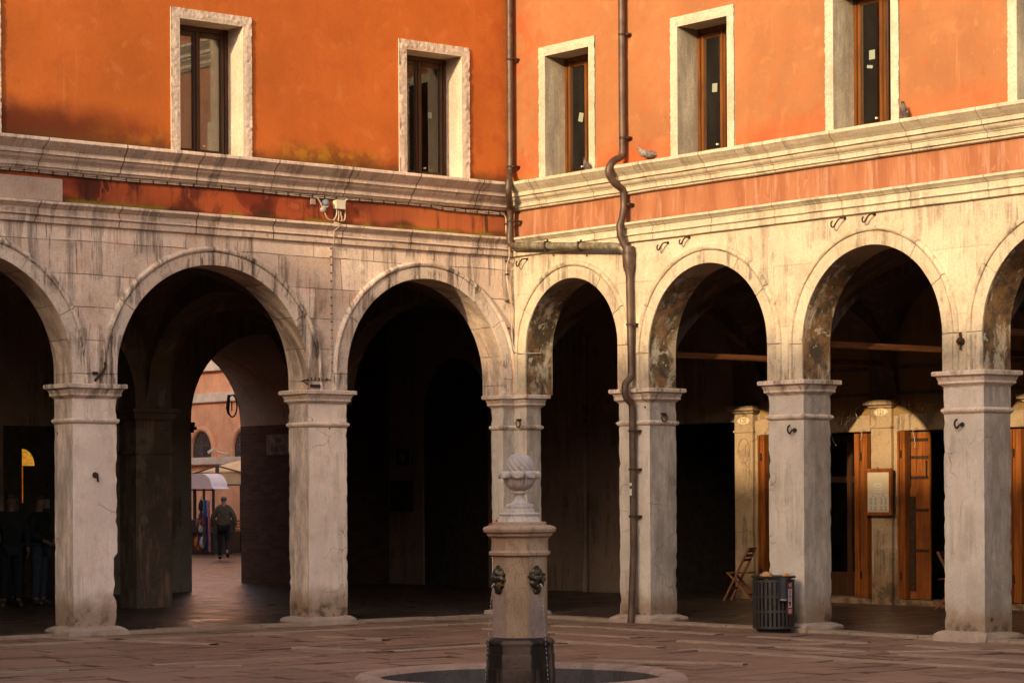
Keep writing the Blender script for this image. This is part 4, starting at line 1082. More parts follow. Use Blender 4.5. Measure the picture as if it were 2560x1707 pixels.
M['skin'] = simple('skin', (.33, .165, .11), .6, .08, 6)
def person(loc, heading, label, jacket, trousers, hair, pose='stand', scale=1.0, hood=False, longcoat=False, skm=None):
    o = empty('person', loc, heading, label, 'person'); o.scale = (scale,) * 3
    walk = pose == 'walk'
    J = dict(pelvis=(0, 0, .95), waist=(0, .01, 1.10), chest=(0, .015, 1.30), neckb=(0, .0, 1.46), neck=(0, .015, 1.53), head=(0, .03, 1.615), crown=(0, .015, 1.685), nose=(0, .125, 1.60))
    if walk: J['chest'] = (0, .045, 1.30); J['neckb'] = (0, .055, 1.455); J['neck'] = (0, .08, 1.52); J['head'] = (0, .105, 1.60); J['crown'] = (0, .095, 1.67); J['nose'] = (0, .20, 1.58)
    for s, sx in (('l', -1), ('r', 1)):
        J['sh' + s] = (sx * .175, J['chest'][1] - .005, 1.405); J['hip' + s] = (sx * .09, 0, .90)
        if walk:
            J['el' + s] = (sx * .30, .0, 1.13); J['wr' + s] = (sx * .325, .07 if s == 'l' else .04, .90)
        elif pose == 'stand': J['el' + s] = (sx * .25, -.02, 1.13); J['wr' + s] = (sx * .24, .08, .90)
        else: J['el' + s] = (sx * .24, -.03, 1.14); J['wr' + s] = (sx * .17, .18, 1.02)
    if walk:
        J.update(knl=(-.10, .05, .50), anl=(-.10, -.01, .09), tol=(-.115, .14, .035), hel=(-.10, -.05, .04), knr=(.105, .02, .50), anr=(.125, -.26, .24), tor=(.14, -.20, .07), her=(.125, -.32, .22))
    else:
        J.update(knl=(-.10, .03, .50), anl=(-.10, -.01, .09), tol=(-.13, .14, .035), hel=(-.10, -.05, .04), knr=(.11, .02, .50), anr=(.12, -.01, .09), tor=(.16, .13, .035), her=(.12, -.05, .04))
    R = dict(pelvis=(.13, .10), waist=(.13, .095), chest=(.15, .10), neckb=.065, neck=.055, head=(.074, .092), crown=(.055, .07), nose=.012)
    for s in 'lr': R.update({'sh' + s: .06, 'el' + s: .042, 'wr' + s: .028, 'hip' + s: .085, 'kn' + s: .058, 'an' + s: .040, 'to' + s: .03, 'he' + s: .03})
    E_ = [('pelvis', 'waist'), ('waist', 'chest'), ('chest', 'neckb'), ('neckb', 'neck'), ('neck', 'head'), ('head', 'crown'), ('head', 'nose')]
    for s in 'lr': E_ += [('chest', 'sh' + s), ('sh' + s, 'el' + s), ('el' + s, 'wr' + s), ('pelvis', 'hip' + s), ('hip' + s, 'kn' + s), ('kn' + s, 'an' + s), ('an' + s, 'to' + s), ('an' + s, 'he' + s)]
    pts = {k: (J[k], R[k]) for k in J}
    for s, sx in (('l', -1), ('r', 1)):          # hand: palm, four fingers and a thumb
        wv = Vector(J['wr' + s]); dv = (wv - Vector(J['el' + s])).normalized(); side = Vector((0, 1, 0)); side = (side - dv * side.dot(dv)).normalized(); inn = dv.cross(side)
        if inn.x * sx > 0: inn = -inn
        pts['pa' + s] = (wv + dv * .055, (.024, .030)); E_.append(('wr' + s, 'pa' + s))
        for f in range(4):
            bs = wv + dv * .095 + side * (.030 - .02 * f); L_ = (.065, .072, .068, .055)[f]
            pts[f'f{s}{f}a'] = (bs, .0095); pts[f'f{s}{f}b'] = (bs + dv * L_ * .5 + inn * .010, .0085); pts[f'f{s}{f}c'] = (bs + dv * L_ * .9 + inn * .032, .0075)
            E_ += [('pa' + s, f'f{s}{f}a'), (f'f{s}{f}a', f'f{s}{f}b'), (f'f{s}{f}b', f'f{s}{f}c')]
        tb = wv + dv * .05 + side * .035; pts[f't{s}a'] = (tb, .011); pts[f't{s}b'] = (tb + dv * .03 + side * .018 + inn * .015, .0095); E_ += [('pa' + s, f't{s}a'), (f't{s}a', f't{s}b')]
        hx = Vector(J['head']); pts['ear' + s] = (hx + Vector((sx * .078, -.012, .0)), (.012, .018)); E_.append(('head', 'ear' + s))
    skin('body', pts, E_, skm or M['skin'], o)
    grow = 1.5 if hood else 1.22
    jp = {k: (J[k], tuple(q * grow + .014 for q in (R[k] if isinstance(R[k], tuple) else (R[k], R[k])))) for k in ('pelvis', 'waist', 'chest', 'neckb', 'shl', 'shr', 'ell', 'elr', 'wrl', 'wrr')}
    jp['neckb'] = (J['neckb'], .085 if not hood else (.15, .12))
    for s in 'lr': jp['wr' + s] = (J['wr' + s], .044)
    je = [('pelvis', 'waist'), ('waist', 'chest'), ('chest', 'neckb')] + [e for s in 'lr' for e in (('chest', 'sh' + s), ('sh' + s, 'el' + s), ('el' + s, 'wr' + s))]
    jp['hem'] = (Vector(J['pelvis']) + Vector((0, 0, -.10 if not longcoat else -.38)), (.185, .15) if not longcoat else (.20, .17)); je.append(('pelvis', 'hem'))
    if hood: jp['hood'] = (Vector(J['neck']) + Vector((0, -.055, -.03)), (.13, .085)); je.append(('neckb', 'hood'))
    skin('jacket', jp, je, jacket, o, root=1)
    tp = {k: (J[k], tuple(q * 1.15 + .012 for q in (R[k] if isinstance(R[k], tuple) else (R[k], R[k])))) for k in ('pelvis', 'hipl', 'hipr', 'knl', 'knr')}
    for s in 'lr': tp['an' + s] = (J['an' + s], .06)
    skin('trousers', tp, [('pelvis', 'hipl'), ('pelvis', 'hipr'), ('hipl', 'knl'), ('hipr', 'knr'), ('knl', 'anl'), ('knr', 'anr')], trousers, o)
    for s in 'lr':
        an, to, he = Vector(J['an' + s]), Vector(J['to' + s]), Vector(J['he' + s])
        skin('shoe', {'a': (an, .05), 'h': (he, (.042, .04)), 't': (to, (.045, .034)), 'u': (an + Vector((0, 0, .04)), .052)}, [('u', 'a'), ('a', 'h'), ('a', 't')], M['clip'], o)
    h = Vector(J['head'])
    b = MB(); n_ = 14
    def hp(u, v):
        a = 2 * pi * u; t = v * 1.75
        return (h.x + .083 * cos(a) * sin(t), h.y - .012 + (.098 * sin(a)) * sin(t) - (.01 if sin(a) > 0 else 0) * 1, h.z + .03 + .088 * cos(t) + (.035 if sin(a) > .3 and v > .6 else 0))
    b.grid(hp, 20, 8); b.build('hair', hair, o, smooth=80)
    b = MB()
    for sx in (-1, 1): b.lathe([(.001, -.007), (.008, -.004), (.009, 0), (.008, .004), (.001, .007)], (h.x + sx * .03, h.y + .082, h.z + .012), 8)
    b.build('eyes', M['clip'], o)
    b = MB(); b.tube([(h.x - .022, h.y + .080, h.z - .045), (h.x, h.y + .088, h.z - .047), (h.x + .022, h.y + .080, h.z - .045)], .005, 6); b.build('mouth', simple('lips', (.30, .11, .09), .6), o)
    return o
shaded_skin = simple('shade_darkened_skin', (.17, .085, .055), .6, .08, 6)  # skin copy with the deep arcade shade put into its colour
olive = simple('olive_brown_parka_cloth', (.085, .062, .038), .9, .2, 14)
blk = simple('black_cloth', (.012, .011, .011), .9, .2, 14)
navy = simple('dark_blue_denim', (.03, .035, .045), .9, .2, 14)
head_a = atan2(.777, .63) - pi / 2
person((12.72, 28.2, FZ), head_a, 'person in a hooded olive brown parka and black trousers walking away down the street', olive, blk, simple('grey_hair', (.10, .075, .065), .9, .3, 30), 'walk', 1.0, hood=True)
person((-4.95, 6.5, FZ), radians(165), 'person in a black jacket at the left edge, standing in the dark arcade', blk, blk, simple('dark_hair', (.05, .035, .028), .9), 'stand', 1.03, skm=shaded_skin)
person((-4.22, 7.75, FZ), radians(20), 'person in a long black coat and blue jeans, back turned, in the dark arcade', blk, navy, simple('ash_hair', (.08, .07, .065), .9), 'stand', 1.0, longcoat=True, skm=shaded_skin)
person((-4.33, 6.75, FZ), radians(215), 'person with short dark hair and black jacket beside the leftmost pillar in the dark arcade', blk, navy, simple('black_hair', (.05, .035, .028), .9), 'hold', 1.02, skm=shaded_skin)

# ------------------------------------------------------------------ pigeons on the cornice
def pigeon(loc, rz, label, grey, pose='up'):
    o = empty('pigeon', loc, rz, label, 'pigeon', 'pigeons on the cornice')
    if pose == 'up':
        p = dict(b0=((0, -.035, .055), (.035, .035)), b1=((0, .0, .085), (.048, .05)), b2=((0, .03, .125), (.040, .042)), nk=((0, .035, .165), .024), hd=((0, .045, .19), .021), bk=((0, .085, .185), .005), t0=((0, -.075, .03), (.028, .014)), t1=((0, -.125, .0), (.024, .007)))
    else:
        p = dict(b0=((0, -.07, .075), (.034, .03)), b1=((0, .0, .082), (.055, .05)), b2=((0, .055, .098), (.042, .042)), nk=((0, .078, .128), .026), hd=((0, .088, .15), .021), bk=((0, .125, .142), .005), t0=((0, -.12, .06), (.028, .013)), t1=((0, -.175, .045), (.026, .007)))
    skin('body', p, [('b1', 'b0'), ('b1', 'b2'), ('b2', 'nk'), ('nk', 'hd'), ('hd', 'bk'), ('b0', 't0'), ('t0', 't1')], grey, o, root=1)
    for s in (-1, 1):
        b1 = Vector(p['b1'][0]); b0 = Vector(p['t0'][0])
        skin('wing', {'a': (b1 + Vector((s * .042, .025, .012)), (.014, .034)), 'm': (b1.lerp(b0, .5) + Vector((s * .04, 0, .012)), (.012, .03)), 'e': (b0 + Vector((s * .02, -.02, .012)), (.007, .012))}, [('a', 'm'), ('m', 'e')], simple('pigeon_wing', (.17, .135, .12), .8, .5, 40), o)
        b = MB(); b.tube([(s * .02, .01, .05), (s * .02, .012, .008)], .005, 6)
        for a in (-.5, 0, .5): b.tube([(s * .02, .012, .006), (s * .02 + .02 * sin(a), .012 + .024 * cos(a), .003)], .003, 5)
        b.build('leg', simple('pigeon_leg', (.25, .07, .05), .7), o)
    return o
pig1 = simple('pigeon_grey', (.10, .075, .072), .75, .4, 30); pig2 = simple('pigeon_pale_grey', (.22, .185, .165), .75, .35, 22)
pigeon((-.12, -1.83, 6.455), radians(100), 'small grey pigeon sitting in front of the window nearest the corner', pig1, 'up').scale = (.9,) * 3
pigeon((-.10, -3.10, 6.455), radians(60), 'pale grey pigeon sitting low on the cornice right of the drainpipe', pig2, 'low').scale = (1.25,) * 3
pigeon((-.12, -7.88, 6.455), radians(120), 'dark pigeon standing upright beside the rightmost whole window', pig1, 'up').scale = (1.12,) * 3

# ------------------------------------------------------------------ fountain
FX, FY = -11.44, -14.15
rot_cam = atan2(28.5946 + FY, 23.2183 + FX)          # direction from the camera to the fountain
fo = empty('fountain', (FX, FY, 0), 0, 'stone drinking fountain with a fluted ball urn, two bronze lion masks and an octagonal basin', 'fountain')
def fstone(name, tone, wet=False, stain=0):
    g = G(name); p = g.pos(); x, y, z = g.sep(p)
    big = g.noise(p, 3, 5, .6); mid = g.noise(g.mapv(p, (9, 9, 3)), 1, 6, .65, .4); fine = g.noise(p, 60, 5, .7)
    c = g.mix(g.step(big, .34, .68), tuple(q * .82 for q in tone), tuple(q * 1.1 for q in tone))
    c = g.mix(g.mul(g.step(mid, .54, .70), .5), c, tuple(q * .5 for q in tone))
    vein = g.step(g.math('ABSOLUTE', g.math('SUBTRACT', g.noise(g.mapv(p, (14, 14, 5)), 1, 4, .6, .8), .5)), .012, .003)
    c = g.mix(g.mul(vein, .6), c, tuple(q * .3 for q in tone))
    c = g.mix(g.mul(g.step(g.noise(g.mapv(p, (5, 5, 2)), 1, 7, .75, .5), .52, .62), .5), c, tuple(q * .42 for q in tone))
    if wet:
        st = g.noise(g.comb(g.math('ADD', g.mul(x, 11), g.mul(y, 11)), 0, g.mul(z, 1.2)), 1, 5, .65)
        c = g.mix(g.mul(g.step(st, .60, .46), .95), c, (.016, .010, .007)); c = g.mix(g.mul(g.step(st, .58, .68), .5), c, (.20, .12, .08))
    g.bump(g.math('ADD', g.mul(mid, .6), g.mul(fine, .4)), .4, .006)
    return g.done(c, .5 if wet else .75, .12 if wet else .25)
M['fsh'] = fstone('yellow_fountain_stone', (.36, .225, .140)); M['fcap'] = fstone('tan_fountain_stone', (.42, .26, .17)); M['furn'] = fstone('white_urn_marble', (.52, .415, .36))
M['fwet'] = fstone('wet_dark_stone', (.11, .07, .052), True); M['fbas'] = fstone('basin_stone', (.40, .24, .165)); M['finn'] = fstone('wet_basin_stone', (.12, .09, .083))
g = G('dark_bronze'); n = g.noise(g.pos(), 38, 4, .6)
M['bronze'] = g.done(g.mix(g.step(n, .50, .64), (.026, .018, .012), (.24, .145, .05)), .45, .5, .3)
OFF = rot_cam + pi - radians(7)                        # normal of the front face of the shaft
def octo(r, z, off=0, n=8, c=(FX, FY)):                # octagon by apothem r with a face normal at OFF+off
    R_ = r / cos(pi / n); return [(c[0] + R_ * cos(OFF + off + pi / n + 2*pi*k/n), c[1] + R_ * sin(OFF + off + pi / n + 2*pi*k/n), z) for k in range(n)]
def oct_stack(prof, n=8, off=0): b = MB(); b.rings([octo(r, z, off, n) for r, z in prof]); return b
def PF(b, name, mat, **k): return adopt(b.build(name, mat, **k), fo)
PF(oct_stack([(.20, .80), (.198, 1.30)]), 'shaft', M['fsh'], smooth=20, bevel=.006)
PF(oct_stack([(.205, 1.285), (.222, 1.295), (.226, 1.315), (.214, 1.325), (.206, 1.33), (.204, 1.40), (.212, 1.42), (.235, 1.435), (.240, 1.455), (.262, 1.465), (.268, 1.485), (.262, 1.505), (.245, 1.515), (.225, 1.525), (.195, 1.528), (.195, 1.56), (.18, 1.566)]), 'column_cap', M['fcap'], smooth=25)
PF(oct_stack([(.225, .0), (.225, .80), (.24, .815)] if False else [(.255, .0), (.255, .575), (.250, .58), (.250, .70), (.244, .705), (.244, .775), (.250, .785), (.252, .80), (.240, .822), (.222, .835), (.208, .845)]), 'drum', M['fwet'], smooth=25, bevel=.006)
# bronze masks on the two side faces
def mask(off, par):
    nv = Vector((cos(OFF + off), sin(OFF + off), 0)); sd = Vector((-nv.y, nv.x, 0)); c0 = Vector((FX, FY, 0)) + nv * .196 + Vector((0, 0, 1.135))
    b = MB(); W_, H_ = .078, .084
    def f(u, v):
        x = (u - .5) * 2; y = (v - .5) * 2
        out = 1 - abs(y) ** 1.6 * (.75 if y < 0 else .92)
        wx = x * W_ * max(.04, out) * (1 + .10 * sin(y * 17 + x * 5)); zy = y * H_
        r2 = x * x + (y * .9 + .05) ** 2
        h = .050 * max(0, 1 - r2 * .85) ** .6
        h += .020 * math.exp(-((x / .16) ** 2 + ((y + .02) / .22) ** 2))                       # nose
        h += .014 * math.exp(-(((abs(x) - .30) / .20) ** 2 + ((y - .26) / .08) ** 2))           # brow
        h -= .018 * math.exp(-(((abs(x) - .30) / .15) ** 2 + ((y - .12) / .08) ** 2))           # eye sockets
        h += .012 * math.exp(-(((abs(x) - .42) / .2) ** 2 + ((y + .16) / .16) ** 2))            # cheeks
        h -= .026 * math.exp(-((x / .20) ** 2 + ((y + .36) / .085) ** 2))                       # open mouth
        e = max(0, r2 - .42)
        h += .011 * e * sin(atan2(y, x) * 11 + r2 * 6)                                          # mane locks
        h += .014 * math.exp(-((x / .30) ** 2 + ((y - .55) / .2) ** 2))                          # crest
        return c0 + sd * wx + Vector((0, 0, zy)) + nv * (max(0, h) * (1 if max(abs(x), abs(y)) < .98 else 0) + .002)
    b.grid(f, 46, 60)
    PF(b, 'lion_mask', M['bronze'], smooth=70)
    return c0, nv
mc, mn = mask(radians(-45), None); mc2, mn2 = mask(radians(45), None)
for off in (-45, 45):      # pale worn lime streak below each mask
    nv = Vector((cos(OFF + radians(off)), sin(OFF + radians(off)), 0)); sd = Vector((-nv.y, nv.x, 0)); c0 = Vector((FX, FY, 0)) + nv * .2025
    b = MB(); n = 20; L_ = []
    for k in range(n + 1):
        z = .845 + .205 * k / n; wd = .074 * sqrt(max(.004, 1 - (k / n) ** 4)) * (1 + .05 * sin(k * 1.7))
        L_.append((b.vert(c0 - sd * wd + Vector((0, 0, z))), b.vert(c0 + nv * .004 + Vector((0, 0, z))), b.vert(c0 + sd * wd + Vector((0, 0, z)))))
    for k in range(n):
        for q in range(2): b.face((L_[k][q], L_[k][q+1], L_[k+1][q+1], L_[k+1][q]))
    PF(b, 'lime_crust', fstone('mauve_lime_crust', (.33, .215, .175)) if off < 0 else bpy.data.materials['mauve_lime_crust'], smooth=60)
gw = G('running_water'); gw.done((.8, .8, .8), .05, .5); gw.b.inputs['Transmission Weight'].default_value = .7; gw.b.inputs['IOR'].default_value = 1.33; M['water'] = gw.m
def jet(c0, nv):
    b = MB(); s0 = c0 + nv * .05 + Vector((0, 0, -.036)); rnd = random.Random(3)
    pts = []
    for k in range(9): t = .055 * k / 8; pts.append(s0 + nv * (.5 * t) + Vector((0, 0, -4.9 * t * t)))
    b.tube(pts, [.006 - .003 * k / 8 for k in range(9)], 6)
    t = .06
    while t < .40:
        L_ = rnd.uniform(.003, .011); p0 = s0 + nv * .5 * t * .5 + Vector((0, 0, -4.9 * t * t)); t2 = t + L_; p1 = s0 + nv * .5 * t2 * .5 + Vector((0, 0, -4.9 * t2 * t2))
        if p1.z < .36: break
        b.tube([p0, p0.lerp(p1, .5), p1], [.0015, .0045, .0015], 6); t = t2 + rnd.uniform(.002, .008)
    PF(b, 'water_jet', M['water'], smooth=60)
jet(mc, mn); jet(mc2, mn2)
KM = [(-1, -1), (0, 0), (.845, .74), (1.135, 1.20), (1.32, 1.385), (1.485, 1.555), (1.566, 1.61), (1.695, 1.765), (1.80, 1.845), (1.93, 1.985), (2.043, 2.13), (3, 3.087)]
def kmap(z):
    for (a, a2), (c_, c2_) in zip(KM, KM[1:]):
        if z <= c_: return a2 + (z - a) * (c2_ - a2) / (c_ - a)
    return z
for o_ in list(bpy.data.objects):
    if o_.parent is fo:
        for v_ in o_.data.vertices: v_.co.z = kmap(v_.co.z)
        o_.data.update()
PF(oct_stack([(.165, 1.600), (.155, 1.622), (.142, 1.650), (.140, 1.657), (.149, 1.660), (.151, 1.670), (.146, 1.677), (.112, 1.679), (.110, 1.708), (.100, 1.711), (.104, 1.722), (.102, 1.737), (.090, 1.744), (.074, 1.747), (.072, 1.753)]), 'urn_base', M['furn'], smooth=25)
b = MB(); b.lathe([(.070, 1.752), (.056, 1.762), (.043, 1.778), (.036, 1.798), (.036, 1.808), (.044, 1.819), (.055, 1.823), (.058, 1.832), (.054, 1.840), (.042, 1.844), (.042, 1.849)], (FX, FY, 0), 24); PF(b, 'urn_stem', M['furn'], smooth=50)
b = MB()
def petal(a, r, z):
    g_ = math.exp(-(cos(4 * a) / .22) ** 2); lip = max(0, min(1, (z - 1.925) / .03))
    lobe = 1 - abs(sin(4 * a)) ** 2.5 if False else abs(cos(4 * a)) ** .5
    rr = r * (1 - .16 * g_) + .018 * lip * lobe * (1 if r > .1 else 0)
    return (rr, z - (.024 * lip * lobe if 1.92 < z < 1.962 and r > .125 else 0) + .006 * lip * lobe)
b.lathe([(.042, 1.846), (.072, 1.855), (.096, 1.873), (.112, 1.896), (.120, 1.918), (.124, 1.938), (.124, 1.950), (.136, 1.952), (.144, 1.958), (.146, 1.968), (.140, 1.980), (.126, 1.987), (.112, 1.984), (.102, 1.974), (.05, 1.955), (.0005, 1.95)], (FX, FY, 0), 128, petal); PF(b, 'urn_bowl', M['furn'], smooth=60)
b = MB(); prof = [(.109 * sin(max(.02, t)), 2.018 - .112 * cos(t)) for t in [pi * k / 36 for k in range(37)]]
b.lathe([(max(.002, r), z) for r, z in prof], (FX, FY, 0), 180, lambda a, r, z: r * (1.04 - .12 * math.exp(-(sin(7 * a + (z - 1.9) * 62) / .30) ** 2))); PF(b, 'fluted_ball', M['furn'], smooth=70)
# basin
BO = rot_cam - OFF + pi + radians(2)
def boct(r, z, n=60):
    return [(FX + (r * (1 + .012 * cos(8 * 2*pi*k/n + .9))) * cos(2*pi*k/n), FY + (r * (1 + .012 * cos(8 * 2*pi*k/n + .9))) * sin(2*pi*k/n), z) for k in range(n)]
b = MB(); b.rings([boct(r, z) for r, z in ((1.10, 0), (1.14, .06), (1.14, .16), (1.19, .24), (1.235, .33), (1.262, .375), (1.268, .405), (1.258, .435), (1.232, .455), (1.19, .466), (1.13, .462), (1.085, .450), (1.062, .425))], True, False)
PF(b, 'basin', M['fbas'], smooth=40)
b = MB(); b.rings([boct(r, z) for r, z in ((1.064, .427), (1.058, .39), (1.055, .25), (1.04, .14), (.3, .10))], False, True)
PF(b, 'basin_lining', M['finn'], smooth=30)
gp = G('basin_water'); n = gp.noise(gp.pos(), 9, 3); gp.bump(n, .15, .01); M['pool'] = gp.done((.03, .028, .025), .06, .5)
b = MB(); b.poly(boct(1.042, .17)); PF(b, 'pool_water', M['pool'], smooth=0)
b = MB(); b.tube(smooth_path([(FX - .20, FY + .12, 1.522), (FX - .19, FY + .145, 1.53), (FX - .175, FY + .165, 1.52), (FX - .16, FY + .15, 1.552), (FX - .15, FY + .14, 1.57)], 4), [.006] * 17, 6)
nvv = Vector((cos(rot_cam + pi/2), sin(rot_cam + pi/2), 0))
for v in range(0): pass
rb = MB(); pc = Vector((FX, FY, 1.592)) + nvv * .205 - Vector((cos(rot_cam), sin(rot_cam), 0)) * .03
rb.tube(smooth_path([pc + nvv * .03 + Vector((0, 0, -.006)), pc + nvv * .01 + Vector((0, 0, .004)), pc - nvv * .01 + Vector((0, 0, .01)), pc - nvv * .03 + Vector((0, 0, .022)), pc - nvv * .028 + Vector((0, 0, .035))], 4), .007, 6)
tag(rb.build('red_ribbon', simple('red_ribbon_cloth', (.60, .05, .03), .7), smooth=60), 'scrap of red ribbon lying on the left edge of the fountain cap', 'ribbon')

# ------------------------------------------------------------------ litter bin
BX, BY = -.385, -5.82
M['binm'] = simple('dark_bin_metal', (.045, .036, .036), .5, .2, 12, .4, .3)
bn = empty('litter_bin', (BX, BY, 0), 0, 'dark slatted metal litter bin with a red and white sticker standing against a pillar', 'litter bin')
rb_, H_ = .268, .74
b = MB()
for k in range(30):
    a = 2 * pi * k / 30; tx = Vector((-sin(a), cos(a), 0)); rd = Vector((cos(a), sin(a), 0))
    c0 = rd * rb_ + Vector((0, 0, .06)); c1 = rd * rb_ + Vector((0, 0, H_ - .05))
    b.obox((c0 + c1) / 2, tx * .016, rd * .004, Vector((0, 0, (H_ - .11) / 2)))
b.build('slats', M['binm'], bn, smooth=0)
def hoop(z, r, h, t): return [(r, z), (r + t, z), (r + t, z + h), (r, z + h)]
b = MB()
for z, h in ((.06, .03), (.27, .028), (.46, .028), (.66, .03)):
    p = hoop(z, rb_ - .006, h, .014); R_ = [[(r * cos(2*pi*k/48), r * sin(2*pi*k/48), zz) for k in range(48)] for r, zz in p + [p[0]]]; b.rings(R_, False, False)
b.build('hoop', M['binm'], bn, smooth=40)
b = MB(); p = [(rb_ - .02, .705), (rb_ + .02, .715), (rb_ + .028, .735), (rb_ + .01, .742), (rb_ - .03, .735), (rb_ - .02, .705)]
b.rings([[(r * cos(2*pi*k/48), r * sin(2*pi*k/48), zz) for k in range(48)] for r, zz in p], False, False); b.build('rim', M['binm'], bn, smooth=40)
b = MB(); b.lathe([(.001, .03), (.22, .03), (.235, .06), (.24, .68), (.235, .70), (.228, .68), (.22, .5), (.001, .48)], (0, 0, 0), 32); b.build('liner', simple('black_liner', (.012, .011, .012), .45), bn, smooth=50)
b = MB(); b.lathe([(.001, 0), (.20, 0), (.20, .05), (.001, .052)], (0, 0, 0), 32); b.build('foot', M['clip'], bn, smooth=40)
def polar(ang, r, z): return Vector((r * cos(ang), r * sin(ang), z))
va = atan2(-28.59 - BY, -23.22 - BX)          # towards the camera
b = MB(); ca = va + radians(24); cc0 = polar(ca, rb_ + .055, 0)
b.lathe([(.001, .44), (.045, .44), (.05, .455), (.05, .72), (.001, .722)], tuple(cc0), 20); b.build('ash_tube', simple('slate_blue_metal', (.035, .042, .055), .4), bn, smooth=40)
b = MB(); b.lathe([(.001, .425), (.046, .425), (.0515, .43), (.0515, .45), (.046, .455)], tuple(cc0), 20); b.build('ash_cap', simple('pale_metal', (.30, .26, .23), .4, .1, 8, .5, .5), bn, smooth=40)
sa = va + radians(49)
tz = Vector((0, 0, 1)); rd = polar(sa, 1, 0); tx = Vector((-rd.y, rd.x, 0))
red = simple('red_sticker', (.26, .035, .035), .5, .1); wht = simple('white_sticker', (.58, .52, .50), .5, .06)
b = MB(); b.obox(polar(sa, rb_ + .012, .45), tx * .05, rd * .002, tz * .21); st = b.build('sticker', red, bn, smooth=0)
b = MB(); b.obox(polar(sa, rb_ + .0155, .455), tx * .032, rd * .0012, tz * .12); b.build('sticker_panel', wht, st, smooth=0)
mw = Matrix((tz, -tx, rd)).transposed().to_4x4()
def st_text(t, z, size, mat):
    mm = Matrix((tx, tz, rd)).transposed().to_4x4(); mm.translation = polar(sa, rb_ + .0175, z); text_obj(t, size, mm, mat, 'sticker_lettering', st, .0004)
st_text('VE', .62, .07, wht)
b = MB()
b.obox(polar(sa, rb_ + .0175, .515), tx * .008, rd * .0008, tz * .05); b.obox(polar(sa, rb_ + .0175, .47), tx * .016, rd * .0008, tz * .006)
b.obox(polar(sa, rb_ + .0175, .44), tx * .007, rd * .0008, tz * .016); b.obox(polar(sa, rb_ + .0175, .40), tx * .02, rd * .0008, tz * .012); b.obox(polar(sa, rb_ + .0175, .37), tx * .014, rd * .0008, tz * .018)
b.build('sticker_symbol', M['dkink'], st, smooth=0)
b = MB()
for q in range(3): b.obox(polar(sa, rb_ + .0155, .305 - .018 * q), tx * .028, rd * .001, tz * .005)
b.build('sticker_lines', wht, st, smooth=0)
paperb = simple('brown_paper', (.42, .22, .095), .8, .2, 20)
def crumple(loc, s, seed, label, mat):
    b = MB()
    def f(u, v):
        a = 2*pi*u; t = pi*v; d = Vector((cos(a)*sin(t), sin(a)*sin(t), cos(t)))
        k = 1 + .35 * noise.noise(d * 2.2 + Vector((seed, 0, 0))) + .18 * noise.noise(d * 5 + Vector((0, seed, 0)))
        return (loc[0] + d.x * s[0] * k, loc[1] + d.y * s[1] * k, loc[2] + d.z * s[2] * k)
    b.grid(f, 28, 18); tag(b.build('crumpled_bag', mat, smooth=40), label, 'paper bag')
lf = Vector((cos(va - pi/2), sin(va - pi/2), 0))
c0 = Vector((BX, BY, .735)) + lf * .09; crumple(c0, (.075, .085, .05), 3, 'large crumpled brown paper bag on top of the litter bin, nearer the chair', paperb)
c1 = Vector((BX, BY, .73)) - lf * .17; crumple(c1, (.04, .06, .04), 8, 'small crumpled orange and white wrapper on top of the litter bin, nearer the pillar', simple('orange_paper', (.50, .20, .05), .8, .3, 30))

# ------------------------------------------------------------------ folding chairs
def chair(loc, rz, label):
    o = empty('folding_chair', loc, rz, label, 'chair', 'slatted wooden folding chairs')
    for s in (-1, 1):
        b = MB(); b.bar((s * .19, .26, 0), (s * .19, -.17, .86), .022, .036); b.build('back_leg', M['chairw'], o, bevel=.003)
        b = MB(); b.bar((s * .165, -.22, 0), (s * .165, .20, .46), .022, .036); b.build('front_leg', M['chairw'], o, bevel=.003)
    b = MB()
    for k in range(6): b.box((-.19, -.16 + .065 * k, .445), (.19, -.105 + .065 * k, .462))
    b.build('seat', M['chairw'], o, bevel=.003)
    b = MB()
    for z in (.66, .73, .80, .845):
        yy = .26 - .43 * z / .86; b.box((-.18, yy - .012, z - .02), (.18, yy + .006, z + (.02 if z < .84 else .012)))
    b.build('backrest', M['chairw'], o, bevel=.003)
    b = MB(); b.bar((-.17, -.13, .10), (.17, -.13, .10), .02, .03); b.bar((-.19, .16, .20), (.19, .16, .20), .02, .03); b.build('stretcher', M['chairw'], o)
    return o
chair((4.75, .0, FZ), radians(28), 'reddish wooden folding chair beside the pilaster numbered 120, behind the litter bin')
chair((4.75, -4.42, FZ), radians(205), 'reddish wooden folding chair half hidden behind the rightmost pillar')

# ------------------------------------------------------------------ menu board, number plates, signs
mb = empty('menu_board', (5.2, -2.52, 1.46), 0, 'wooden framed menu board with a white printed sheet hanging on pilaster 121', 'menu board')
yA, yB, zA, zB, xf = -2.81, -2.24, 1.46, 2.19, 5.20
b = MB(); fw = .052
b.box((xf, yA, zA), (xf + .05, yA + fw, zB)); b.box((xf, yB - fw, zA), (xf + .05, yB, zB)); b.box((xf, yA + fw, zB - fw), (xf + .05, yB - fw, zB)); b.box((xf, yA + fw, zA), (xf + .05, yB - fw, zA + fw))
adopt(b.build('frame', M['shut'], bevel=.006), mb)
b = MB(); b.box((xf + .03, yA + fw, zA + fw), (xf + .045, yB - fw, zB - fw)); adopt(b.build('backing', simple('cream_backing_paper', (.62, .50, .36), .8, .04), smooth=0), mb)
b = MB(); b.box((xf + .05, yA + .03, zA + .03), (XI + .01, yB - .03, zB - .03)); adopt(b.build('case', M['wood_dk'], smooth=0), mb)
sheet = simple('white_menu_sheet', (.66, .60, .52), .8, .03)
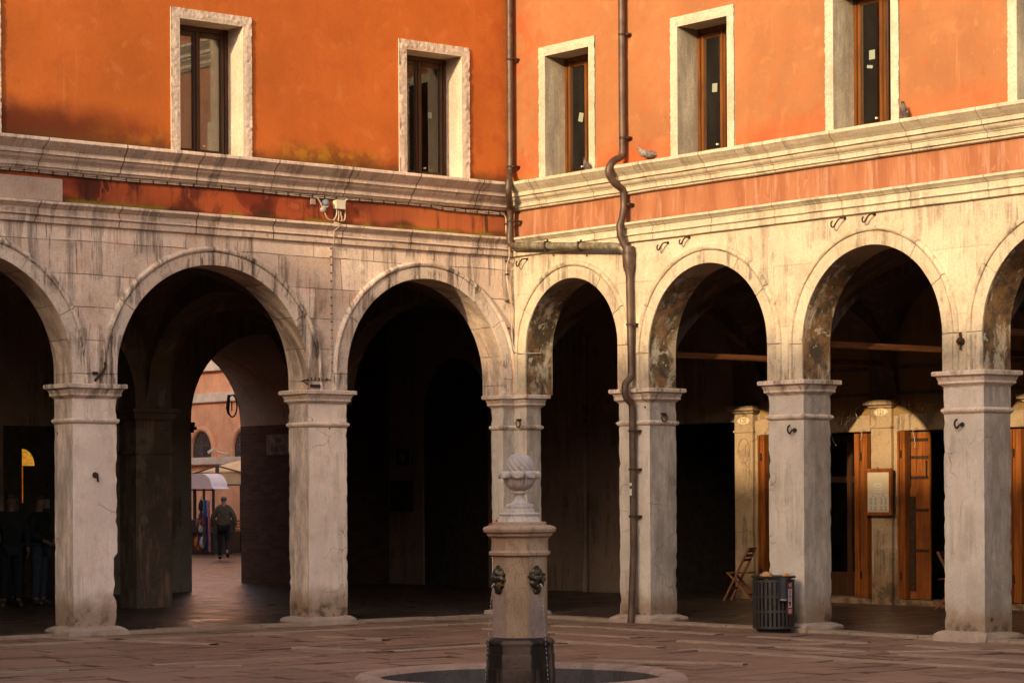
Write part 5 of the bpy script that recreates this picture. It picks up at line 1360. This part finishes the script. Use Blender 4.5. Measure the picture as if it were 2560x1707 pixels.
b = MB(); b.box((xf + .026, -2.735, zA + fw + .045), (xf + .029, -2.528, 1.79)); b.box((xf + .026, -2.522, zA + fw + .045), (xf + .029, -2.315, 1.79)); b.box((xf + .026, -2.61, 1.815), (xf + .029, -2.43, 1.965)); adopt(b.build('printed_sheet', sheet, smooth=0), mb)
b = MB(); rnd = random.Random(5)
for cx in (-2.36, -2.45, -2.57, -2.66):
    for r_ in range(22):
        if r_ in (12, 13): continue
        z = 1.735 - r_ * .0095; wd = rnd.uniform(.025, .06); b.box((xf + .0245, cx - .034, z - .0022), (xf + .0258, cx - .034 + wd, z + .0022))
for cx in (-2.41, -2.62, -2.52):
    z = 1.765 if cx != -2.52 else 1.93; b.tube([(xf + .025, cx - .015, z - .006), (xf + .025, cx, z + .004), (xf + .025, cx + .016, z + .008)], .003, 5); b.tube([(xf + .025, cx, z - .008), (xf + .025, cx + .004, z + .006)], .004, 5)
for z in (1.885, 1.85): b.box((xf + .0245, -2.60, z - .002), (xf + .0258, -2.44, z + .002))
adopt(b.build('printed_lines', simple('grey_print', (.22, .19, .17), .8), smooth=0), mb)
b = MB(); b.tube([(xf + .02, -2.52, zB), (xf + .02, -2.52, zB + .02)], .010, 8); adopt(b.build('hook', M['iron']), mb)
def number_plate(y, z, txt, x, label):
    o = empty('number_plate', (x, y, z), 0, label, 'house number')
    b = MB(); n = 32
    def el(r, d): return [(x - d, y + (.145 + r) * cos(2*pi*k/n) , z + (.066 + r) * sin(2*pi*k/n)) for k in range(n)]
    b.rings([el(0, -.004), el(0, .006), el(-.004, .009)]); adopt(b.build('plate', M['plate'], smooth=40), o)
    b = MB(); pts = [(x - .0095, y + .132 * cos(2*pi*k/n), z + .056 * sin(2*pi*k/n)) for k in range(n + 1)]; b.tube(pts, .0025, 4, False); adopt(b.build('border', M['redink']), o)
    mm = Matrix(((0, -1, 0), (0, 0, 1), (-1, 0, 0))).transposed().to_4x4(); mm = Matrix(((0, 0, -1, x - .0105), (-1, 0, 0, y), (0, 1, 0, z), (0, 0, 0, 1)))
    t = text_obj(txt, .105, mm, M['redink'], 'numerals', None, .001); adopt(t, o)
number_plate(.31 + .21, 3.005, '120', XI - .003, 'oval cream house number plate reading 120 above the folding chair')
number_plate(-2.73 + .21, 3.06, '121', XI - .003, 'oval cream house number plate reading 121 above the menu board')
# painted street name panel on the brick wall of the passage
o = empty('street_sign', (3.63, 11.9, 2.8), 0, 'worn pale painted street name panel on the brick wall in the dark passage', 'street sign')
b = MB(); b.box((3.615, 11.35, 2.62), (3.65, 12.23, 3.02)); adopt(b.build('panel', simple('worn_white_render', (.20, .14, .11), .9, .3, 5), bevel=.003), o)
for t, z in (('VIA', 2.90), ('RIALTO', 2.73)):
    adopt(text_obj(t, .15, Matrix(((0, 0, -1, 3.612), (-1, 0, 0, 11.79), (0, 1, 0, z), (0, 0, 0, 1))), M['dkink'], 'lettering', None, .001), o)
# fairy-light wires dangling below the shop wall
for k, (y, z, L_, lab) in enumerate(((-1.75, 3.1, .22, 'thin pale dangling wire above the left part of the lintel beside plate 121'), (-1.42, 2.98, .42, 'longest dangling pale wire at the left end of the lit lintel'), (-2.05, 3.15, .16, 'short dangling pale wire just left of plate 121'), (-3.25, 2.80, .30, 'dangling pale wire in front of the board door right of pilaster 121'), (-2.16, 2.80, .16, 'curled pale wire over the folded shutter left of pilaster 121'))):
    b = MB(); x_ = XI - .06
    pts = [(x_ + .07, y, z), (x_, y - .01, z - .01)] + [(x_ + .01 * sin(q * 2.0 + k), y - .02 * sin(q * 1.1 + k) - (.03 * q if k == 1 else 0), z - L_ * q / 6) for q in range(1, 7)]
    b.tube(smooth_path(pts, 3), .0055, 5); tag(b.build('dangling_wire', M['cable'], smooth=60), lab, 'wire')
# cabinets and sign on the dark hall wall, pipe in the corner hall
o = empty('electric_cabinet', (5.3, 10.1, 1.6), 0, 'dark grey electric cabinet on the shadowed hall wall', 'cabinet')
b = MB(); b.box((XI - .06, 9.80, 1.5), (XI + .14, 10.32, 2.1)); adopt(b.build('case', M['interior'], bevel=.01), o); b = MB(); b.box((XI - .07, 9.84, 1.54), (XI - .061, 10.28, 2.06)); adopt(b.build('door', M['interior'], bevel=.003), o)
o = empty('notice_panel', (5.3, 10.1, 2.5), 0, 'small square notice with a pale round mark on the shadowed hall wall', 'notice')
b = MB(); b.box((XI + .08, 9.92, 2.4), (XI + .125, 10.3, 2.72)); adopt(b.build('panel', M['interior'], bevel=.003), o); b = MB(); b.rings([[(XI + q, 10.11 + r * cos(2*pi*k/20), 2.56 + r * sin(2*pi*k/20)) for k in range(20)] for r, q in ((.09, .085), (.09, .076))]); adopt(b.build('round_mark', M['darkwall']), o)
b = MB(); b.tube([(XI + .03, 4.58, FZ), (XI + .03, 4.58, 4.6)], .05, 12); 
for z in (.6, 1.6, 2.6): b.tube([(XI + .03, 4.58, z), (XI + .03, 4.58, z + .03)], .06, 12)
tag(b.build('grey_downpipe', M['darkwall'], smooth=50), 'dull grey pipe standing against the dark wall behind the corner arch', 'pipe')
# door at the far left; glowing pieces stand in for sunlight beyond it
o = empty('lit_doorway', (-2.95, YI, 0), 0, 'dark doorway with a glowing amber shape standing in for a sunlit wall beyond, behind the standing people', 'doorway')
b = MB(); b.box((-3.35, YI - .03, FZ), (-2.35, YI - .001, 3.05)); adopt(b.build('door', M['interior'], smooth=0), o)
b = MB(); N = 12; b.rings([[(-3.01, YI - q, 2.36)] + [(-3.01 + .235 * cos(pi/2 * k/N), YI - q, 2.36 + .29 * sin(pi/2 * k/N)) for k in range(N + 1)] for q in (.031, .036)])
adopt(b.build('sunlit_glow', mat_emit('amber_sun_glow', (.75, .33, .035), .32), smooth=0), o)
b = MB(); b.box((-3.015, YI - .036, 1.72), (-2.995, YI - .031, 2.35)); adopt(b.build('door_gap_glow', mat_emit('orange_sun_glow', (.55, .13, .015), .25), smooth=0), o)
b = MB(); b.box((-2.74, YI - .037, 1.62), (-2.48, YI - .031, 1.78)); adopt(b.build('notice', M['darkwall'], smooth=0), o)

# ------------------------------------------------------------------ the street beyond the passage
rb = empty('peach_building', (20.7, 40, 0), 0, 'peach coloured building with white bands and grilled arched windows, seen through the passage', 'building')
M['peach'] = mat_stone('peach_plaster', (.74, .37, .22), streak=.12, pink=.25, dirt=.1); M['peachst'] = mat_stone('white_band_stone', (.68, .57, .47), streak=.1, pink=.1, dirt=.1)
XR = 20.7
b = MB(); ws = [(42.03, .62), (39.45, .62), (44.6, .62), (36.9, .62)]
b.box((XR, 28, 0), (XR + 6, 60, 12)); adopt(b.build('wall', M['peach'], smooth=0), rb)
for z0, z1, p_ in ((5.98, 6.3, .18), (4.94, 5.25, .12), (2.86, 3.11, .16)):
    b = MB(); b.box((XR - p_, 28, z0), (XR + .01, 60, z1)); adopt(b.build('stone_band', M['peachst'], bevel=.02), rb)
grl = simple('dark_window_grille', (.045, .035, .035), .6, .3, 8)
for yc, r in ws:
    b = MB(); N = 20
    b.rings([[(XR - q, yc + r * rr * cos(pi * k / N), 3.35 + r * rr * sin(pi * k / N)) for k in range(N + 1)] + [(XR - q, yc - r * rr, 3.11), (XR - q, yc + r * rr, 3.11)] for rr, q in ((1, .02), (1, .024))], True, True)
    o = adopt(b.build('window', grl, smooth=0), rb)
    b = MB(); 
    path = [((yc + 1.16 * r, 3.11), 0)] + [((yc + 1.16 * r * cos(pi * k / N), 3.35 + 1.16 * r * sin(pi * k / N)), 0) for k in range(N + 1)] + [((yc - 1.16 * r, 3.11), 0)]
    b.tube([(XR - .03, q[0][0], q[0][1]) for q in path], .11, 8); b.build('arch_moulding', M['peach'], o, smooth=60)
    b = MB()
    for k in range(9): a = pi * (k + .5) / 9; b.tube([(XR - .03, yc, 3.13), (XR - .03, yc + r * .97 * cos(a), 3.35 + r * .97 * sin(a))], .009, 5)
    b.tube([(XR - .03, yc - r, 3.5), (XR - .03, yc + r, 3.5)], .012, 5); b.build('grille', simple('grille_bar', (.12, .085, .075), .6), o)
b = MB(); b.box((XR - 1.2, 30, 0), (XR - .001, 60, .22)); b.box((XR - .8, 30, .22), (XR - .0015, 60, .40)); adopt(b.build('steps', M['peachst'], bevel=.02), rb)
sc = empty('security_camera', (20.3, 40.75, 3.3), 0, 'white security camera on a bracket under the arched windows, seen through the passage', 'camera')
wp = M['boxw']
b = MB(); b.bar((XR - .50, 40.95, 3.25), (XR - .37, 40.77, 3.37), .09, .10); adopt(b.build('housing', wp, bevel=.02), sc); b = MB(); b.tube(smooth_path([(XR - .35, 40.72, 3.40), (XR - .30, 40.66, 3.28), (XR - .15, 40.55, 3.22), (XR + .01, 40.45, 3.22)], 4), .032, 8); b.box((XR - .06, 40.39, 3.15), (XR, 40.51, 3.28)); adopt(b.build('bracket', wp, smooth=50), sc)
# gazebo with cream canvas
gz = empty('market_gazebo', (18.5, 36.8, 0), 0, 'cream canvas market gazebo with a dark frame behind the walking person', 'gazebo')
canv = simple('cream_canvas', (.78, .58, .32), .85, .06, 3); fr = simple('grey_brown_frame', (.12, .085, .07), .6)
ya, yb, xa, xb = 35.45, 38.4, 18.0, 20.2
b = MB(); b.box((xa - .012, ya, 2.16), (xa, yb, 2.56)); b.box((xb, ya, 2.16), (xb + .012, yb, 2.56)); b.box((xa, ya - .012, 2.16), (xb, ya, 2.56)); b.box((xa, yb, 2.16), (xb, yb + .012, 2.56)); adopt(b.build('valance', canv, smooth=0), gz)
b = MB(); ap = ((xa + xb) / 2, 36.82, 3.0)
for q in (((xa - .03, ya - .03, 2.56), (xa - .03, yb + .03, 2.56)), ((xa - .03, yb + .03, 2.56), (xb + .03, yb + .03, 2.56)), ((xb + .03, yb + .03, 2.56), (xb + .03, ya - .03, 2.56)), ((xb + .03, ya - .03, 2.56), (xa - .03, ya - .03, 2.56))): b.poly([q[0], q[1], ap]); b.poly([tuple(Vector(q[0]) - Vector((0, 0, .01))), tuple(Vector(q[1]) - Vector((0, 0, .01))), (ap[0], ap[1], ap[2] - .01)])
adopt(b.build('roof_canvas', canv, smooth=0, fixn=False), gz)
b = MB(); xq = xa - .05
b.bar((xq, 36.82, 2.76), (xq, 38.3, 2.52), .04, .045); b.bar((xq, 36.82, 2.76), (xq, ya, 2.54), .04, .045); b.bar((xq, 36.82, 2.16), (xq, 36.82, 2.76), .05, .11); b.bar((xq, ya, 2.16), (xq, yb, 2.16), .05, .05); adopt(b.build('truss', fr, smooth=0), gz)
for y in (ya + .12, yb - .1):
    for x in (xa + .04, xb - .06): b = MB(); b.box((x - .04, y - .04, FZ), (x + .04, y + .04, 2.5)); adopt(b.build('post', M['clip'], smooth=0), gz)
# stall with white awning and hanging scarves
sx, sy = 15.7, 34.4
stl = empty('market_stall', (sx, sy, FZ), 0, 'market stall with a curved white awning and a dark goods rack', 'market stall')
wc = simple('white_awning_cloth', (.85, .78, .80), .8, .04, 3)
b = MB(); n = 16
def aw(t): return (33.05 + 1.25 * (1 - (1 - t) ** 1.0) * 1.0, 2.03 + .46 * sin(t * pi / 2) ** .9)
prof = [(33.02 + .9 * (1 - cos(pi / 2 * k / n)) , 2.03 + .47 * sin(pi / 2 * k / n)) for k in range(n + 1)]
prof = [(33.02, 2.03)] + [(33.14 + .62 * (k / n) ** 1.5, 2.08 + .41 * sin(pi / 2 * k / n) ** .75) for k in range(n + 1)] + [(36.6, 2.49)]
prof = [(y + .42, z) for y, z in prof]
b.rings([[(x, y, z) for y, z in prof] + [(x, y + .01, z - .012) for y, z in prof[::-1]] for x in (sx, sx + .55)], True, True)
b.poly([(sx - .006, y, z - .004) for y, z in prof] + [(sx - .006, 37.0, 2.06), (sx - .006, 33.46, 2.03)])
adopt(b.build('awning', wc, smooth=40, fixn=False), stl)
b = MB()
for y in (33.62, 36.4):
    for x in (sx + .1, sx + 1.5): b.box((x - .03, y - .03, FZ), (x + .03, y + .03, 2.2))
b.box((sx + .06, 33.6, 1.98), (sx + .10, 36.4, 2.02)); adopt(b.build('rack', M['clip'], smooth=0), stl)
b = MB(); b.box((sx + .25, 34.2, .7), (sx + 1.3, 36.4, 1.1)); b.box((sx + .3, 34.3, FZ), (sx + 1.2, 36.3, .7)); adopt(b.build('counter', M['interior'], bevel=.02), stl)
cols = [('grey blue', (.10, .17, .24)), ('bright blue', (.03, .08, .34)), ('pale violet', (.34, .30, .46)), ('deep navy', (.02, .03, .12)), ('dusty pink', (.42, .18, .18)), ('teal', (.03, .13, .17)), ('brown', (.12, .06, .04))]
spots = [(34.02, 1.72, .62), (33.86, 1.70, .50), (33.74, 1.70, 1.0), (33.80, 1.2, .3), (33.66, 1.66, .18), (33.95, 1.28, .34), (33.90, 1.2, .45)]
for k, ((cn, c_), (y, zt_, zb_)) in enumerate(zip(cols, spots)):
    b = MB(); b.grid(lambda u, v: (sx + .02 - .012 * k + .02 * sin(u * 9 + k + v * 2), y + (u - .5) * .14 * (1 - .25 * v), zt_ + (zb_ - zt_) * v), 8, 12)
    o = b.build('scarf', simple('scarf_cloth_' + cn.replace(' ', '_'), c_, .9, .35, 14), smooth=60)
    tag(o, cn + ' scarf hanging on the market stall rack', 'scarf', 'scarves on the stall')
for k, (y, z, s, cn, c_) in enumerate(((34.45, 1.52, .13, 'black', (.02, .018, .02)), (34.42, 1.22, .11, 'charcoal', (.035, .03, .032)), (34.36, 1.05, .08, 'red', (.45, .03, .025)), (34.62, 1.0, .12, 'grey brown', (.16, .12, .10)), (34.46, .84, .10, 'pale grey', (.42, .38, .36)), (34.66, .42, .12, 'orange', (.60, .17, .02)), (34.50, .46, .13, 'dark blue', (.02, .03, .16)), (34.38, .42, .12, 'white', (.55, .48, .45)), (34.52, .28, .07, 'orange and red', (.5, .09, .02)))):
    b = MB(); b.lathe([(.02, s * 1.5), (s * .35, s * 1.1), (s * .6, s * .3), (s * .62, -s * .5), (s * .4, -s * 1.1), (.01, -s * 1.3)], (sx + .05 - .02 * (k % 3), y - .22, z), 12); b.tube([(sx + .05, y - .22, z + s * 1.4), (sx + .06, y - .22, z + s * 1.4 + .12)], .008, 5)
    tag(b.build('hanging_bag', simple('bag_cloth_' + cn.replace(' ', '_'), c_, .8, .3, 12), smooth=60), cn + ' bag hanging at the left end of the market stall', 'bag', 'bags on the stall')
# crates beside the gazebo
o = empty('produce_crate', (18.3, 36.0, FZ), 0, 'wooden produce crate stacked beside the gazebo post, right of the walking person', 'crate')
b = MB()
for q in range(4): b.box((17.6, 35.55, .75 + q * .09), (18.0, 36.15, .80 + q * .09))
adopt(b.build('slats', M['shut'], smooth=0), o); b = MB(); b.box((17.62, 35.57, FZ), (17.98, 36.13, .74)); adopt(b.build('base', M['wood_dk'], bevel=.01), o)
# lantern and cable in the passage mouth
o = empty('wall_lantern', (3.6, 13.0, 3.55), 0, 'dark iron loop lantern hanging at the right edge of the passage mouth', 'lantern')
b = MB(); cx, cy, cz = 3.50, 13.25, 3.62
b.tube([(cx + .11 * cos(a) - .02, cy, cz + .22 * sin(a)) for a in [2*pi*k/20 for k in range(21)]], .016, 6, False); b.tube([(cx - .10, cy, cz + .22), (cx - .13, cy, cz - .05), (cx - .11, cy, cz - .18)], [.03, .04, .015], 7); b.tube([(cx, cy, cz + .22), (cx + .18, cy - .06, cz + .2)], .014, 6); b.tube([(cx - .03, cy, cz + .1), (cx - .03, cy, cz - .1)], .012, 6)
adopt(b.build('iron_loop', M['iron'], smooth=50), o)
# unseen house added to shade that street, and the shade-casting row facing the square
h2 = empty('shading_house', (0, 36, 0), 0, 'tall plain unseen house added across the back street to shade the peach building', 'building')
b = MB(); b.box((-14, 24, 0), (6.5, 60, 11.2)); adopt(b.build('wall', M['peach'], smooth=0), h2)
b = MB(); b.box((-14.3, 23.7, 11.2), (6.8, 60.3, 11.5)); adopt(b.build('roof', M['dark'], smooth=0), h2)
h3 = empty('facing_row', (-52, -25, 0), 0, 'row of tall plastered houses facing the arcades across the square, behind the camera', 'building')
b = MB(); b.box((-62, -110, 0), (-45, 60, 18.4)); adopt(b.build('wall', simple('facing_plaster', (.36, .22, .14), .9, .15, 1), smooth=0), h3)
b = MB(); b.box((-62.3, -110.3, 18.4), (-44.8, 60.3, 18.68)); adopt(b.build('roof', M['dark'], smooth=0), h3)
